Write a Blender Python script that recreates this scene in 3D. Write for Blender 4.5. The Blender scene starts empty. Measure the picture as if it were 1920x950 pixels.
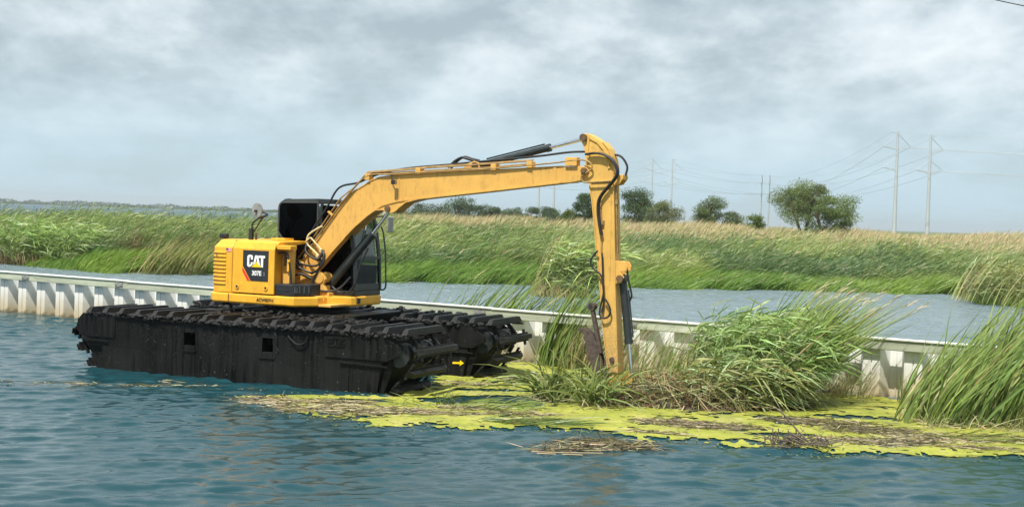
import bpy, math, random
import numpy as np
from mathutils import Vector, Matrix

random.seed(7)
RNG = np.random.default_rng(11)
S = bpy.context.scene
COL = S.collection
rad = math.radians

# ------------------------------------------------------------------ camera
FPX, CAM_H, ROLL = 2500.0, 3.0, math.atan(0.033)
PITCH = math.atan(67.3 * math.cos(ROLL) / FPX)
cam_data = bpy.data.cameras.new("camera")
cam_data.sensor_width = 36.0
cam_data.lens = 36.0 * FPX / 1920.0
cam_data.clip_start = 0.1
cam_data.clip_end = 20000.0
cam = bpy.data.objects.new("camera", cam_data)
COL.objects.link(cam)
_f = Vector((0, math.cos(PITCH), -math.sin(PITCH)))
_u0 = Vector((0, math.sin(PITCH), math.cos(PITCH)))
_r0 = Vector((1, 0, 0))
_r = _r0 * math.cos(ROLL) + _u0 * math.sin(ROLL)
_u = _u0 * math.cos(ROLL) - _r0 * math.sin(ROLL)
cam.matrix_world = Matrix(((_r.x, _u.x, -_f.x, 0), (_r.y, _u.y, -_f.y, 0), (_r.z, _u.z, -_f.z, CAM_H), (0, 0, 0, 1)))
S.camera = cam

# ------------------------------------------------------------------ sky, sun, exposure
SUN_EL, SUN_AZ = rad(63), rad(26)          # azimuth: left of straight behind the camera
to_sun = Vector((-math.sin(SUN_AZ) * math.cos(SUN_EL), -math.cos(SUN_AZ) * math.cos(SUN_EL), math.sin(SUN_EL)))
S.view_settings.view_transform = 'Standard'
S.view_settings.look = 'None'
S.view_settings.gamma = 1.0
S.view_settings.exposure = 0.56
W = bpy.data.worlds.new("World")
S.world = W
W.use_nodes = True


def build_world():
    nt = W.node_tree
    nt.nodes.clear()
    N, L = nt.nodes.new, nt.links.new
    out = N('ShaderNodeOutputWorld')
    bg_sky, bg_cl, mix = N('ShaderNodeBackground'), N('ShaderNodeBackground'), N('ShaderNodeMixShader')
    sky = N('ShaderNodeTexSky')
    sky.sky_type = 'NISHITA'
    sky.sun_disc = False
    sky.sun_elevation = SUN_EL
    sky.sun_rotation = math.atan2(to_sun.x, to_sun.y) % (2 * math.pi)
    sky.air_density, sky.dust_density, sky.ozone_density = 1.0, 1.5, 1.0
    L(sky.outputs[0], bg_sky.inputs[0])
    bg_sky.inputs[1].default_value = 0.085
    tc, sep = N('ShaderNodeTexCoord'), N('ShaderNodeSeparateXYZ')
    L(tc.outputs['Generated'], sep.inputs[0])

    def math_(op, a, b=None, clamp=False):
        m = N('ShaderNodeMath')
        m.operation = op
        m.use_clamp = clamp
        for i, q in enumerate((a, b)):
            if q is None:
                continue
            if isinstance(q, (int, float)):
                m.inputs[i].default_value = q
            else:
                L(q, m.inputs[i])
        return m.outputs[0]
    zc = math_('MAXIMUM', sep.outputs[2], 0.0)
    den = math_('ADD', zc, 0.34)
    px, py = math_('DIVIDE', sep.outputs[0], den), math_('DIVIDE', sep.outputs[1], den)
    comb = N('ShaderNodeCombineXYZ')
    L(px, comb.inputs[0])
    L(py, comb.inputs[1])

    def noise(scale, detail, rough, dist, off):
        mp = N('ShaderNodeMapping')
        mp.inputs['Location'].default_value = off
        mp.inputs['Scale'].default_value = (1.0, 0.8, 1)
        L(comb.outputs[0], mp.inputs[0])
        n = N('ShaderNodeTexNoise')
        n.inputs['Scale'].default_value = scale
        n.inputs['Detail'].default_value = detail
        n.inputs['Roughness'].default_value = rough
        n.inputs['Distortion'].default_value = dist
        L(mp.outputs[0], n.inputs['Vector'])
        return n.outputs['Fac']
    n1 = noise(3.1, 9, 0.60, 0.1, (3.1, 1.7, 0))
    n2 = noise(10.5, 6, 0.6, 0.15, (8.2, 4.4, 0))
    v = math_('ADD', math_('MULTIPLY', n1, 0.74), math_('MULTIPLY', n2, 0.26))
    ramp = N('ShaderNodeValToRGB')
    e = ramp.color_ramp.elements
    e[0].position, e[0].color = 0.40, (0.36, 0.43, 0.47, 1)
    e[1].position, e[1].color = 0.68, (0.74, 0.80, 0.835, 1)
    m1 = ramp.color_ramp.elements.new(0.50)
    m1.color = (0.48, 0.56, 0.605, 1)
    m2 = ramp.color_ramp.elements.new(0.57)
    m2.color = (0.60, 0.675, 0.715, 1)
    L(v, ramp.inputs[0])
    # pale blue-grey air low over the horizon
    hz = N('ShaderNodeMapRange')
    hz.inputs['From Min'].default_value, hz.inputs['From Max'].default_value = 0.0, 0.13
    hz.interpolation_type = 'SMOOTHSTEP'
    L(sep.outputs[2], hz.inputs['Value'])
    mx = N('ShaderNodeMix')
    mx.data_type = 'RGBA'
    L(hz.outputs[0], mx.inputs[0])
    mx.inputs[6].default_value = (0.455, 0.615, 0.70, 1)
    L(ramp.outputs[0], mx.inputs[7])
    L(mx.outputs[2], bg_cl.inputs[0])
    bg_cl.inputs[1].default_value = 0.87
    cov = N('ShaderNodeMapRange')               # nearly closed cloud deck, a little blue shows through
    cov.inputs['From Min'].default_value, cov.inputs['From Max'].default_value = 0.36, 0.50
    cov.inputs['To Min'].default_value, cov.inputs['To Max'].default_value = 0.75, 0.95
    L(v, cov.inputs['Value'])
    L(cov.outputs[0], mix.inputs[0])
    L(bg_sky.outputs[0], mix.inputs[1])
    L(bg_cl.outputs[0], mix.inputs[2])
    L(mix.outputs[0], out.inputs[0])


build_world()
sl = bpy.data.lights.new("sun", 'SUN')
sl.energy = 4.8
sl.angle = rad(0.9)
sl.color = (1.0, 0.95, 0.86)
so = bpy.data.objects.new("sun", sl)
so.rotation_euler = to_sun.to_track_quat('Z', 'Y').to_euler()
COL.objects.link(so)


# ------------------------------------------------------------------ helpers
def props(o, label=None, cat=None, group=None, kind=None):
    for k, val in (('label', label), ('category', cat), ('group', group), ('kind', kind)):
        if val:
            o[k] = val
    return o


def empty(name, loc, rz=0.0, **kw):
    o = bpy.data.objects.new(name, None)
    o.location = loc
    o.rotation_euler = (0, 0, rz)
    o.empty_display_size = 0.3
    COL.objects.link(o)
    return props(o, **kw)


class MB:
    """collects shapes into one mesh"""
    def __init__(self):
        self.v, self.f, self.s = [], [], []

    def add(self, vs, fs, smooth=False):
        k = len(self.v)
        self.v += [tuple(p) for p in vs]
        self.f += [tuple(i + k for i in q) for q in fs]
        self.s += [smooth] * len(fs)
        return self

    def box(self, lo, hi):
        (a, b, c), (d, e, g) = lo, hi
        vs = [(a, b, c), (d, b, c), (d, e, c), (a, e, c), (a, b, g), (d, b, g), (d, e, g), (a, e, g)]
        return self.add(vs, [(3, 2, 1, 0), (4, 5, 6, 7), (0, 1, 5, 4), (1, 2, 6, 5), (2, 3, 7, 6), (3, 0, 4, 7)])

    def bar(self, p, q, w, h, up=(0, 0, 1)):
        p, q = Vector(p), Vector(q)
        t = (q - p).normalized()
        a = t.cross(Vector(up))
        if a.length < 1e-4:
            a = t.cross(Vector((1, 0, 0)))
        a.normalize()
        b = a.cross(t)
        a, b = a * w / 2, b * h / 2
        vs = [p - a - b, p + a - b, p + a + b, p - a + b, q - a - b, q + a - b, q + a + b, q - a + b]
        return self.add(vs, [(3, 2, 1, 0), (4, 5, 6, 7), (0, 1, 5, 4), (1, 2, 6, 5), (2, 3, 7, 6), (3, 0, 4, 7)])

    def tube(self, pts, r, n=8, cap=True, taper=None):
        pts = [Vector(p) for p in pts]
        rings = []
        ref = None
        for i, p in enumerate(pts):
            t = (pts[min(i + 1, len(pts) - 1)] - pts[max(i - 1, 0)])
            if t.length < 1e-9:
                t = Vector((0, 0, 1))
            t.normalize()
            if ref is None:
                ref = Vector((0, 0, 1)) if abs(t.z) < 0.9 else Vector((1, 0, 0))
            a = (ref - t * ref.dot(t))
            if a.length < 1e-4:
                a = t.orthogonal()
            a.normalize()
            ref = a
            b = t.cross(a)
            rr = r if taper is None else r * taper[i]
            rings.append([p + (a * math.cos(2 * math.pi * k / n) + b * math.sin(2 * math.pi * k / n)) * rr for k in range(n)])
        vs = [q for g in rings for q in g]
        fs = [(i * n + k, i * n + (k + 1) % n, (i + 1) * n + (k + 1) % n, (i + 1) * n + k) for i in range(len(pts) - 1) for k in range(n)]
        self.add(vs, fs, True)
        if cap:
            self.add(rings[0], [tuple(range(n - 1, -1, -1))])
            self.add(rings[-1], [tuple(range(n))])
        return self

    def prism(self, outline, fn, a, b):
        """closed outline of 2D points, placed by fn(u, v, depth) between depth a and b"""
        n = len(outline)
        vs = [fn(u, w, a) for u, w in outline] + [fn(u, w, b) for u, w in outline]
        fs = [tuple(range(n - 1, -1, -1)), tuple(range(n, 2 * n))]
        fs += [(i, (i + 1) % n, (i + 1) % n + n, i + n) for i in range(n)]
        return self.add(vs, fs)

    def loft(self, rings, smooth=False):
        n = len(rings[0])
        vs = [p for g in rings for p in g]
        fs = [tuple(range(n - 1, -1, -1)), tuple(range((len(rings) - 1) * n, len(rings) * n))]
        fs += [(j * n + i, j * n + (i + 1) % n, (j + 1) * n + (i + 1) % n, (j + 1) * n + i) for j in range(len(rings) - 1) for i in range(n)]
        return self.add(vs, fs, smooth)

    def lump(self, c, r, sq=0.6, n=6):
        vs, fs = [], []
        for j in range(1, 4):
            ph = math.pi * j / 4
            for k in range(n):
                q = r * random.uniform(0.7, 1.25)
                th = 2 * math.pi * k / n
                vs.append((c[0] + q * math.sin(ph) * math.cos(th), c[1] + q * math.sin(ph) * math.sin(th), c[2] + q * sq * math.cos(ph)))
        vs += [(c[0], c[1], c[2] + r * sq), (c[0], c[1], c[2] - r * sq)]
        for j in range(2):
            for k in range(n):
                fs.append((j * n + k, (j + 1) * n + k, (j + 1) * n + (k + 1) % n, j * n + (k + 1) % n))
        for k in range(n):
            fs.append((3 * n, k, (k + 1) % n))
            fs.append((3 * n + 1, 2 * n + (k + 1) % n, 2 * n + k))
        return self.add(vs, fs, False)

    def mesh(self, name, mat):
        me = bpy.data.meshes.new(name)
        me.from_pydata(self.v, [], self.f)
        me.polygons.foreach_set('use_smooth', self.s)
        if mat:
            me.materials.append(mat)
        import bmesh
        bm = bmesh.new()
        bm.from_mesh(me)
        bmesh.ops.recalc_face_normals(bm, faces=bm.faces)
        bm.to_mesh(me)
        bm.free()
        me.update()
        return me

    def build(self, name, mat, parent=None, bevel=0.0, kind=None, seg=2):
        o = bpy.data.objects.new(name, self.mesh(name, mat))
        COL.objects.link(o)
        if parent:
            o.parent = parent
        if bevel:
            m = o.modifiers.new('bevel', 'BEVEL')
            m.width = bevel
            m.segments = seg
            m.limit_method = 'ANGLE'
            m.angle_limit = rad(28)
        if kind:
            o['kind'] = kind
        return o


def smooth_path(pts, k=5):
    P = [Vector(p) for p in pts]
    P = [P[0] * 2 - P[1]] + P + [P[-1] * 2 - P[-2]]
    out = []
    for i in range(1, len(P) - 2):
        for j in range(k):
            t = j / k
            a, b, c, d = P[i - 1], P[i], P[i + 1], P[i + 2]
            out.append(0.5 * ((2 * b) + (c - a) * t + (2 * a - 5 * b + 4 * c - d) * t * t + (3 * b - a - 3 * c + d) * t ** 3))
    out.append(P[-2])
    return out


def hash2(ix, iy, seed):
    h = (ix.astype(np.int64) * 374761393 + iy.astype(np.int64) * 668265263 + seed * 974634541) & 0xffffffff
    h = ((h ^ (h >> 13)) * 1274126177) & 0xffffffff
    return ((h ^ (h >> 16)) & 0xffff) / 65535.0


def vnoise(x, y, seed=0, octaves=3):
    x, y = np.asarray(x, float), np.asarray(y, float)
    tot, amp, norm = 0.0, 1.0, 0.0
    for o in range(octaves):
        ix, iy = np.floor(x), np.floor(y)
        fx, fy = x - ix, y - iy
        fx, fy = fx * fx * (3 - 2 * fx), fy * fy * (3 - 2 * fy)
        a, b = hash2(ix, iy, seed + o), hash2(ix + 1, iy, seed + o)
        c, d = hash2(ix, iy + 1, seed + o), hash2(ix + 1, iy + 1, seed + o)
        tot = tot + amp * ((a * (1 - fx) + b * fx) * (1 - fy) + (c * (1 - fx) + d * fx) * fy)
        norm += amp
        amp *= 0.5
        x, y = x * 2.03 + 5.1, y * 2.03 + 1.7
    return tot / norm


def sstep(a, b, x):
    t = np.clip((np.asarray(x, float) - a) / (b - a), 0, 1)
    return t * t * (3 - 2 * t)


def poly_sdf(x, y, poly):
    """distance to a polygon, positive inside"""
    inside = np.zeros(x.shape, bool)
    d = np.full(x.shape, 1e9)
    n = len(poly)
    for i in range(n):
        (x0, y0), (x1, y1) = poly[i], poly[(i + 1) % n]
        cond = (y0 > y) != (y1 > y)
        with np.errstate(divide='ignore', invalid='ignore'):
            inside ^= cond & (x < (x1 - x0) * (y - y0) / (y1 - y0 + 1e-12) + x0)
        ex, ey = x1 - x0, y1 - y0
        t = np.clip(((x - x0) * ex + (y - y0) * ey) / (ex * ex + ey * ey + 1e-12), 0, 1)
        d = np.minimum(d, np.hypot(x - x0 - t * ex, y - y0 - t * ey))
    return np.where(inside, d, -d)


def np_mesh(name, verts, quads, mat, col=None, smooth=False):
    me = bpy.data.meshes.new(name)
    nv, nq = len(verts), len(quads)
    k = quads.shape[1]
    me.vertices.add(nv)
    me.vertices.foreach_set('co', np.ascontiguousarray(verts, np.float32).ravel())
    me.loops.add(nq * k)
    me.loops.foreach_set('vertex_index', np.ascontiguousarray(quads, np.int32).ravel())
    me.polygons.add(nq)
    me.polygons.foreach_set('loop_start', np.arange(0, nq * k, k, dtype=np.int32))
    me.polygons.foreach_set('use_smooth', np.full(nq, smooth))
    if col is not None:
        a = me.color_attributes.new('col', 'FLOAT_COLOR', 'POINT')
        c4 = np.ones((nv, 4), np.float32)
        c4[:, :3] = col
        a.data.foreach_set('color', c4.ravel())
    me.materials.append(mat)
    me.update(calc_edges=True)
    return me


def link(name, me, parent=None, **kw):
    o = bpy.data.objects.new(name, me)
    COL.objects.link(o)
    if parent:
        o.parent = parent
    return props(o, **kw)


# ------------------------------------------------------------------ materials
def mat_new(name):
    m = bpy.data.materials.new(name)
    m.use_nodes = True
    nt = m.node_tree
    return m, nt, nt.nodes['Principled BSDF']


def nz(nt, scale, detail=4, rough=0.55, coord='Object', stretch=(1, 1, 1), dist=0.0):
    tc, mp, n = nt.nodes.new('ShaderNodeTexCoord'), nt.nodes.new('ShaderNodeMapping'), nt.nodes.new('ShaderNodeTexNoise')
    mp.inputs['Scale'].default_value = stretch
    nt.links.new(tc.outputs[coord], mp.inputs[0])
    nt.links.new(mp.outputs[0], n.inputs['Vector'])
    n.inputs['Scale'].default_value = scale
    n.inputs['Detail'].default_value = detail
    n.inputs['Roughness'].default_value = rough
    n.inputs['Distortion'].default_value = dist
    return n.outputs['Fac']


def ramp(nt, fac, stops):
    r = nt.nodes.new('ShaderNodeValToRGB')
    e = r.color_ramp.elements
    while len(e) < len(stops):
        e.new(0.5)
    for q, (p, c) in zip(e, stops):
        q.position = p
        q.color = (*c, 1) if len(c) == 3 else c
    nt.links.new(fac, r.inputs[0])
    return r.outputs[0]


def mixc(nt, fac, a, b, mode='MIX'):
    m = nt.nodes.new('ShaderNodeMix')
    m.data_type = 'RGBA'
    m.blend_type = mode
    for i, q in ((0, fac), (6, a), (7, b)):
        if isinstance(q, (int, float)):
            m.inputs[i].default_value = q
        elif isinstance(q, tuple):
            m.inputs[i].default_value = (*q, 1)
        else:
            nt.links.new(q, m.inputs[i])
    return m.outputs[2]


def bump(nt, bsdf, fac, strength, dist):
    b = nt.nodes.new('ShaderNodeBump')
    b.inputs['Strength'].default_value = strength
    b.inputs['Distance'].default_value = dist
    nt.links.new(fac, b.inputs['Height'])
    nt.links.new(b.outputs[0], bsdf.inputs['Normal'])


def grey(nt, fac, lo, hi, a=0.3, b=0.7):
    m = nt.nodes.new('ShaderNodeMapRange')
    m.inputs['From Min'].default_value, m.inputs['From Max'].default_value = a, b
    m.inputs['To Min'].default_value, m.inputs['To Max'].default_value = lo, hi
    nt.links.new(fac, m.inputs['Value'])
    return m.outputs[0]


def paint(name, c, dirt=(0.16, 0.10, 0.04), amount=0.3, rough=0.42, mud_z=None):
    m, nt, p = mat_new(name)
    n1 = nz(nt, 2.2, 5, 0.6)
    c1 = mixc(nt, grey(nt, n1, 0.0, 1.0, 0.35, 0.7), tuple(q * 0.90 for q in c), tuple(min(1, q * 1.06) for q in c))
    n2 = nz(nt, 16, 6, 0.7, stretch=(1, 1, 0.35))
    c2 = mixc(nt, grey(nt, n2, 0.0, amount, 0.52, 0.74), c1, dirt)
    ns = nz(nt, 9, 5, 0.65, stretch=(1, 1, 0.08))
    c2 = mixc(nt, grey(nt, ns, 0.0, amount * 0.6, 0.55, 0.75), c2, tuple(q * 0.55 for q in c))
    nr = nz(nt, 24, 4, 0.7)
    c2 = mixc(nt, grey(nt, nr, 0.0, 0.8, 0.70, 0.76), c2, (0.13, 0.055, 0.02))
    if mud_z:                                   # dried mud splashed on the lower end
        tc, sp = nt.nodes.new('ShaderNodeTexCoord'), nt.nodes.new('ShaderNodeSeparateXYZ')
        nt.links.new(tc.outputs['Object'], sp.inputs[0])
        k = grey(nt, sp.outputs[2], 1.0, 0.0, mud_z[0], mud_z[1])
        n3 = nz(nt, 38, 5, 0.7)
        mm = nt.nodes.new('ShaderNodeMath')
        mm.operation = 'MULTIPLY'
        nt.links.new(k, mm.inputs[0])
        nt.links.new(grey(nt, n3, 0.0, 1.0, 0.40, 0.62), mm.inputs[1])
        c2 = mixc(nt, mm.outputs[0], c2, (0.23, 0.17, 0.10))
    nt.links.new(c2, p.inputs['Base Color'])
    nt.links.new(grey(nt, n2, rough - 0.05, rough + 0.25), p.inputs['Roughness'])
    bump(nt, p, n1, 0.15, 0.02)
    return m


def plain(name, c, rough=0.5, metal=0.0, var=0.25, scale=9.0, spec=None):
    m, nt, p = mat_new(name)
    n = nz(nt, scale, 5, 0.6)
    nt.links.new(mixc(nt, grey(nt, n, 0, 1), tuple(q * (1 - var) for q in c), tuple(min(1, q * (1 + var)) for q in c)), p.inputs['Base Color'])
    nt.links.new(grey(nt, n, max(0.05, rough - 0.08), min(1, rough + 0.12)), p.inputs['Roughness'])
    p.inputs['Metallic'].default_value = metal
    if spec is not None:
        p.inputs['Specular IOR Level'].default_value = spec
    return m


def mud_steel(name, streak=True):
    m, nt, p = mat_new(name)
    n1 = nz(nt, 16, 6, 0.7, stretch=(1, 1, 0.055))
    n2 = nz(nt, 34, 3, 0.6)
    n3 = nz(nt, 1.1, 3, 0.5)
    c = mixc(nt, grey(nt, n1, 0, 1, 0.38, 0.66), (0.002, 0.002, 0.002), (0.014, 0.015, 0.014))
    c = mixc(nt, grey(nt, n3, 0, 0.7, 0.45, 0.7), c, (0.018, 0.018, 0.017))
    c = mixc(nt, grey(nt, n2, 0, 0.9, 0.685, 0.73), c, (0.26, 0.25, 0.23))  # pale specks: dried flecks and wet glints, painted into the colour
    nt.links.new(c, p.inputs['Base Color'])
    p.inputs['Specular IOR Level'].default_value = 0.14
    nt.links.new(grey(nt, n1, 0.30, 0.65), p.inputs['Roughness'])
    bump(nt, p, n2, 0.35, 0.01)
    return m


def wet_mud(name, c=(0.005, 0.005, 0.0048)):
    m, nt, p = mat_new(name)
    n = nz(nt, 22, 6, 0.7)
    nt.links.new(mixc(nt, grey(nt, n, 0, 1, 0.4, 0.7), c, tuple(q * 3.2 for q in c)), p.inputs['Base Color'])
    nt.links.new(grey(nt, n, 0.22, 0.7), p.inputs['Roughness'])
    p.inputs['Specular IOR Level'].default_value = 0.35
    bump(nt, p, n, 0.8, 0.03)
    return m


def foliage(name, transl=0.27, rough=0.38):
    m, nt, p = mat_new(name)
    a = nt.nodes.new('ShaderNodeAttribute')
    a.attribute_name = 'col'
    nt.links.new(a.outputs['Color'], p.inputs['Base Color'])
    p.inputs['Roughness'].default_value = rough
    p.inputs['Specular IOR Level'].default_value = 0.35
    t, mx = nt.nodes.new('ShaderNodeBsdfTranslucent'), nt.nodes.new('ShaderNodeMixShader')
    nt.links.new(mixc(nt, 1.0, a.outputs['Color'], (1.0, 1.0, 0.6), 'MULTIPLY'), t.inputs[0])
    mx.inputs[0].default_value = transl
    nt.links.new(p.outputs[0], mx.inputs[1])
    nt.links.new(t.outputs[0], mx.inputs[2])
    nt.links.new(mx.outputs[0], nt.nodes['Material Output'].inputs[0])
    return m


def glass(name, tint, clear, ior=1.5):
    m, nt, p = mat_new(name)
    nt.nodes.remove(p)
    tr, gl, mx, fr = (nt.nodes.new(k) for k in ('ShaderNodeBsdfTransparent', 'ShaderNodeBsdfGlossy', 'ShaderNodeMixShader', 'ShaderNodeLayerWeight'))
    tr.inputs[0].default_value = (*[q * clear for q in tint], 1)
    gl.inputs['Roughness'].default_value = 0.08
    n = nz(nt, 3, 3)
    fr.inputs[0].default_value = 0.5
    b = nt.nodes.new('ShaderNodeBump')
    b.inputs['Strength'].default_value = 0.05
    nt.links.new(n, b.inputs['Height'])
    nt.links.new(b.outputs[0], gl.inputs['Normal'])
    pw = nt.nodes.new('ShaderNodeMath')
    pw.operation = 'POWER'
    nt.links.new(fr.outputs['Facing'], pw.inputs[0])
    pw.inputs[1].default_value = 4.0
    f0 = ((ior - 1) / (ior + 1)) ** 2
    nt.links.new(grey(nt, pw.outputs[0], f0, 0.9, 0.0, 1.0), mx.inputs[0])
    nt.links.new(tr.outputs[0], mx.inputs[1])
    nt.links.new(gl.outputs[0], mx.inputs[2])
    nt.links.new(mx.outputs[0], nt.nodes['Material Output'].inputs[0])
    return m


M = {}
M['house'] = paint('house_yellow', (0.83, 0.425, 0.032), amount=0.42, rough=0.36)
M['boom'] = paint('boom_yellow', (0.69, 0.385, 0.085), amount=0.5, rough=0.45)
M['arm'] = paint('arm_yellow', (0.68, 0.40, 0.09), amount=0.5, rough=0.5, mud_z=(0.45, 1.9))
M['orange'] = paint('bucket_orange', (0.72, 0.34, 0.03), amount=0.6, rough=0.5)
M['black'] = plain('black_plastic', (0.018, 0.019, 0.021), 0.45)
M['cab'] = plain('cab_black_paint', (0.020, 0.023, 0.024), 0.35)
M['rim'] = plain('window_rim_grey', (0.045, 0.055, 0.055), 0.5)
M['rubber'] = plain('hose_rubber', (0.016, 0.016, 0.017), 0.5)
M['line'] = plain('steel_line_ochre', (0.30, 0.19, 0.07), 0.45, 0.0, 0.35)
M['chrome'] = plain('chrome_rod', (0.75, 0.76, 0.78), 0.16, 1.0, 0.05)
M['tank'] = plain('dark_cylinder_paint', (0.020, 0.026, 0.027), 0.4)
M['rust'] = plain('rusty_steel', (0.085, 0.062, 0.050), 0.75, 0.2, 0.55, 18)
M['pin'] = plain('pin_steel', (0.16, 0.10, 0.05), 0.55, 0.3, 0.4, 20)
M['grey'] = plain('galvanised_grey', (0.30, 0.30, 0.28), 0.5, 0.3)
M['decal'] = plain('decal_charcoal', (0.022, 0.025, 0.028), 0.4, 0, 0.1)
M['white'] = plain('decal_white', (0.82, 0.82, 0.80), 0.5, 0, 0.03)
M['dgrey'] = plain('decal_grey', (0.22, 0.22, 0.21), 0.5, 0, 0.05)
M['red'] = plain('decal_red', (0.70, 0.035, 0.025), 0.45, 0, 0.06)
M['sign_y'] = plain('decal_yellow', (0.85, 0.58, 0.01), 0.45, 0, 0.05)
M['blue'] = plain('decal_blue', (0.03, 0.05, 0.20), 0.5, 0, 0.05)
M['steel'] = mud_steel('black_pontoon_steel')
M['mud'] = wet_mud('wet_black_mud')
M['muck'] = wet_mud('brown_muck', (0.030, 0.018, 0.010))
M['leaf'] = foliage('foliage')
M['tree_leaf'] = foliage('tree_leaf', 0.45, 0.5)
M['straw'] = foliage('straw', 0.1, 0.7)
M['tint'] = glass('dark_tinted_glass', (0.5, 0.8, 0.85), 0.02, 1.18)
M['pane'] = glass('cab_glass', (0.85, 0.95, 0.9), 0.62)
M['sky_sheen'] = plain('painted_sky_sheen', (0.42, 0.42, 0.42), 0.6, 0, 0.1, 3)
M['pane2'] = glass('lower_cab_glass', (0.75, 0.95, 0.8), 0.5, 1.22)
M['bark'] = plain('bark', (0.13, 0.105, 0.08), 0.85, 0, 0.4, 12)
M['pole'] = plain('pole_steel', (0.46, 0.49, 0.51), 0.5, 0.2, 0.12, 2)
M['cable'] = plain('cable_metal', (0.40, 0.44, 0.48), 0.5, 0.3, 0.1)
M['stake'] = plain('weathered_stake', (0.06, 0.055, 0.05), 0.8)


def wall_material():
    m, nt, p = mat_new('white_sheet_piling')
    tc, sp = nt.nodes.new('ShaderNodeTexCoord'), nt.nodes.new('ShaderNodeSeparateXYZ')
    nt.links.new(tc.outputs['Object'], sp.inputs[0])
    n = nz(nt, 6, 5, 0.6, 'Object', (1, 1, 0.25))
    n2 = nz(nt, 3.0, 5, 0.65)
    a = mixc(nt, grey(nt, n, 0, 1), (0.66, 0.68, 0.67), (0.80, 0.81, 0.79))
    add = nt.nodes.new('ShaderNodeMath')
    add.operation = 'MULTIPLY_ADD'
    nt.links.new(n2, add.inputs[0])
    add.inputs[1].default_value = -0.5
    nt.links.new(sp.outputs[2], add.inputs[2])
    k = grey(nt, add.outputs[0], 0.9, 0.0, -0.15, 0.50)
    b = mixc(nt, k, a, (0.46, 0.37, 0.22))
    k2 = grey(nt, add.outputs[0], 1.0, 0.0, -0.25, -0.16)
    c = mixc(nt, k2, b, (0.16, 0.13, 0.07))
    nt.links.new(c, p.inputs['Base Color'])
    p.inputs['Roughness'].default_value = 0.6
    return m


def wood_material():
    m, nt, p = mat_new('weathered_cap_timber')
    n = nz(nt, 4, 6, 0.65, 'Object', (0.18, 1, 2.2))
    n2 = nz(nt, 1.3, 4, 0.6)
    a = ramp(nt, n, [(0.3, (0.22, 0.24, 0.17)), (0.48, (0.40, 0.44, 0.33)), (0.7, (0.56, 0.58, 0.47))])
    a = mixc(nt, grey(nt, n2, 0, 0.7, 0.55, 0.75), a, (0.28, 0.26, 0.20))
    oi = nt.nodes.new('ShaderNodeObjectInfo')
    a = mixc(nt, grey(nt, oi.outputs['Random'], 0.0, 0.55, 0.35, 1.0), a, (0.24, 0.25, 0.19))
    nt.links.new(a, p.inputs['Base Color'])
    p.inputs['Roughness'].default_value = 0.8
    bump(nt, p, n, 0.4, 0.01)
    return m


def duck_material():
    m, nt, p = mat_new('duckweed')
    n, n2, n3 = nz(nt, 1.6, 5, 0.6), nz(nt, 45, 3, 0.7), nz(nt, 0.7, 4, 0.6)
    c = ramp(nt, n, [(0.30, (0.19, 0.215, 0.022)), (0.5, (0.29, 0.305, 0.033)), (0.72, (0.37, 0.36, 0.075))])
    c = mixc(nt, grey(nt, n3, 0, 0.7, 0.58, 0.72), c, (0.33, 0.30, 0.11))
    n4 = nz(nt, 7, 5, 0.7)
    c = mixc(nt, grey(nt, n4, 0, 0.75, 0.50, 0.68), c, (0.17, 0.19, 0.045))
    c = mixc(nt, grey(nt, n2, 0, 0.75, 0.52, 0.72), c, (0.12, 0.15, 0.02))
    nt.links.new(c, p.inputs['Base Color'])
    p.inputs['Roughness'].default_value = 0.7
    bump(nt, p, n2, 0.7, 0.012)
    return m


def water_material():
    m, nt, p = mat_new('water')
    p.inputs['Base Color'].default_value = (0.020, 0.060, 0.095, 1)
    p.inputs['Roughness'].default_value = 0.32
    p.inputs['IOR'].default_value = 1.333
    a = nz(nt, 2.6, 5, 0.62, 'Object', (0.8, 1.3, 1), 0.6)
    b2 = nz(nt, 0.55, 3, 0.5, 'Object', (0.7, 1.4, 1), 0.4)
    mm = nt.nodes.new('ShaderNodeMath')
    mm.operation = 'MULTIPLY_ADD'
    nt.links.new(b2, mm.inputs[0])
    mm.inputs[1].default_value = 1.6
    nt.links.new(a, mm.inputs[2])
    bump(nt, p, mm.outputs[0], 1.0, 0.10)
    return m


def channel_material():
    """paler grey-blue water of the back channel"""
    m, nt, p = mat_new('pale_channel_water')
    p.inputs['Base Color'].default_value = (0.150, 0.205, 0.230, 1)  # lighter base colour than the nearer water
    p.inputs['Roughness'].default_value = 0.16
    p.inputs['IOR'].default_value = 1.333
    a = nz(nt, 2.4, 5, 0.65, 'Object', (0.55, 1.6, 1), 0.6)
    bump(nt, p, a, 1.0, 0.22)
    return m


def ripple_material():
    """nearer water: the waves are real, only the finest ripples are relief"""
    m, nt, p = mat_new('rippled_water')
    p.inputs['Base Color'].default_value = (0.008, 0.043, 0.054, 1)
    p.inputs['Roughness'].default_value = 0.05
    p.inputs['IOR'].default_value = 1.37
    a = nz(nt, 7, 5, 0.65, 'Object', (0.6, 1.3, 1), 0.5)
    bump(nt, p, a, 1.0, 0.007)
    return m


def ground_material():
    m, nt, p = mat_new('marsh_soil')
    n = nz(nt, 0.4, 6, 0.65)
    nt.links.new(ramp(nt, n, [(0.3, (0.05, 0.075, 0.02)), (0.55, (0.09, 0.12, 0.03)), (0.75, (0.15, 0.14, 0.06))]), p.inputs['Base Color'])
    p.inputs['Roughness'].default_value = 0.9
    return m


M['wall'], M['wood'], M['duck'] = wall_material(), wood_material(), duck_material()
M['water'], M['ripple'], M['soil'], M['channel'] = water_material(), ripple_material(), ground_material(), channel_material()
M['captop'] = plain('bleached_cap_board', (0.66, 0.68, 0.62), 0.8, 0, 0.2, 5)

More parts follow.
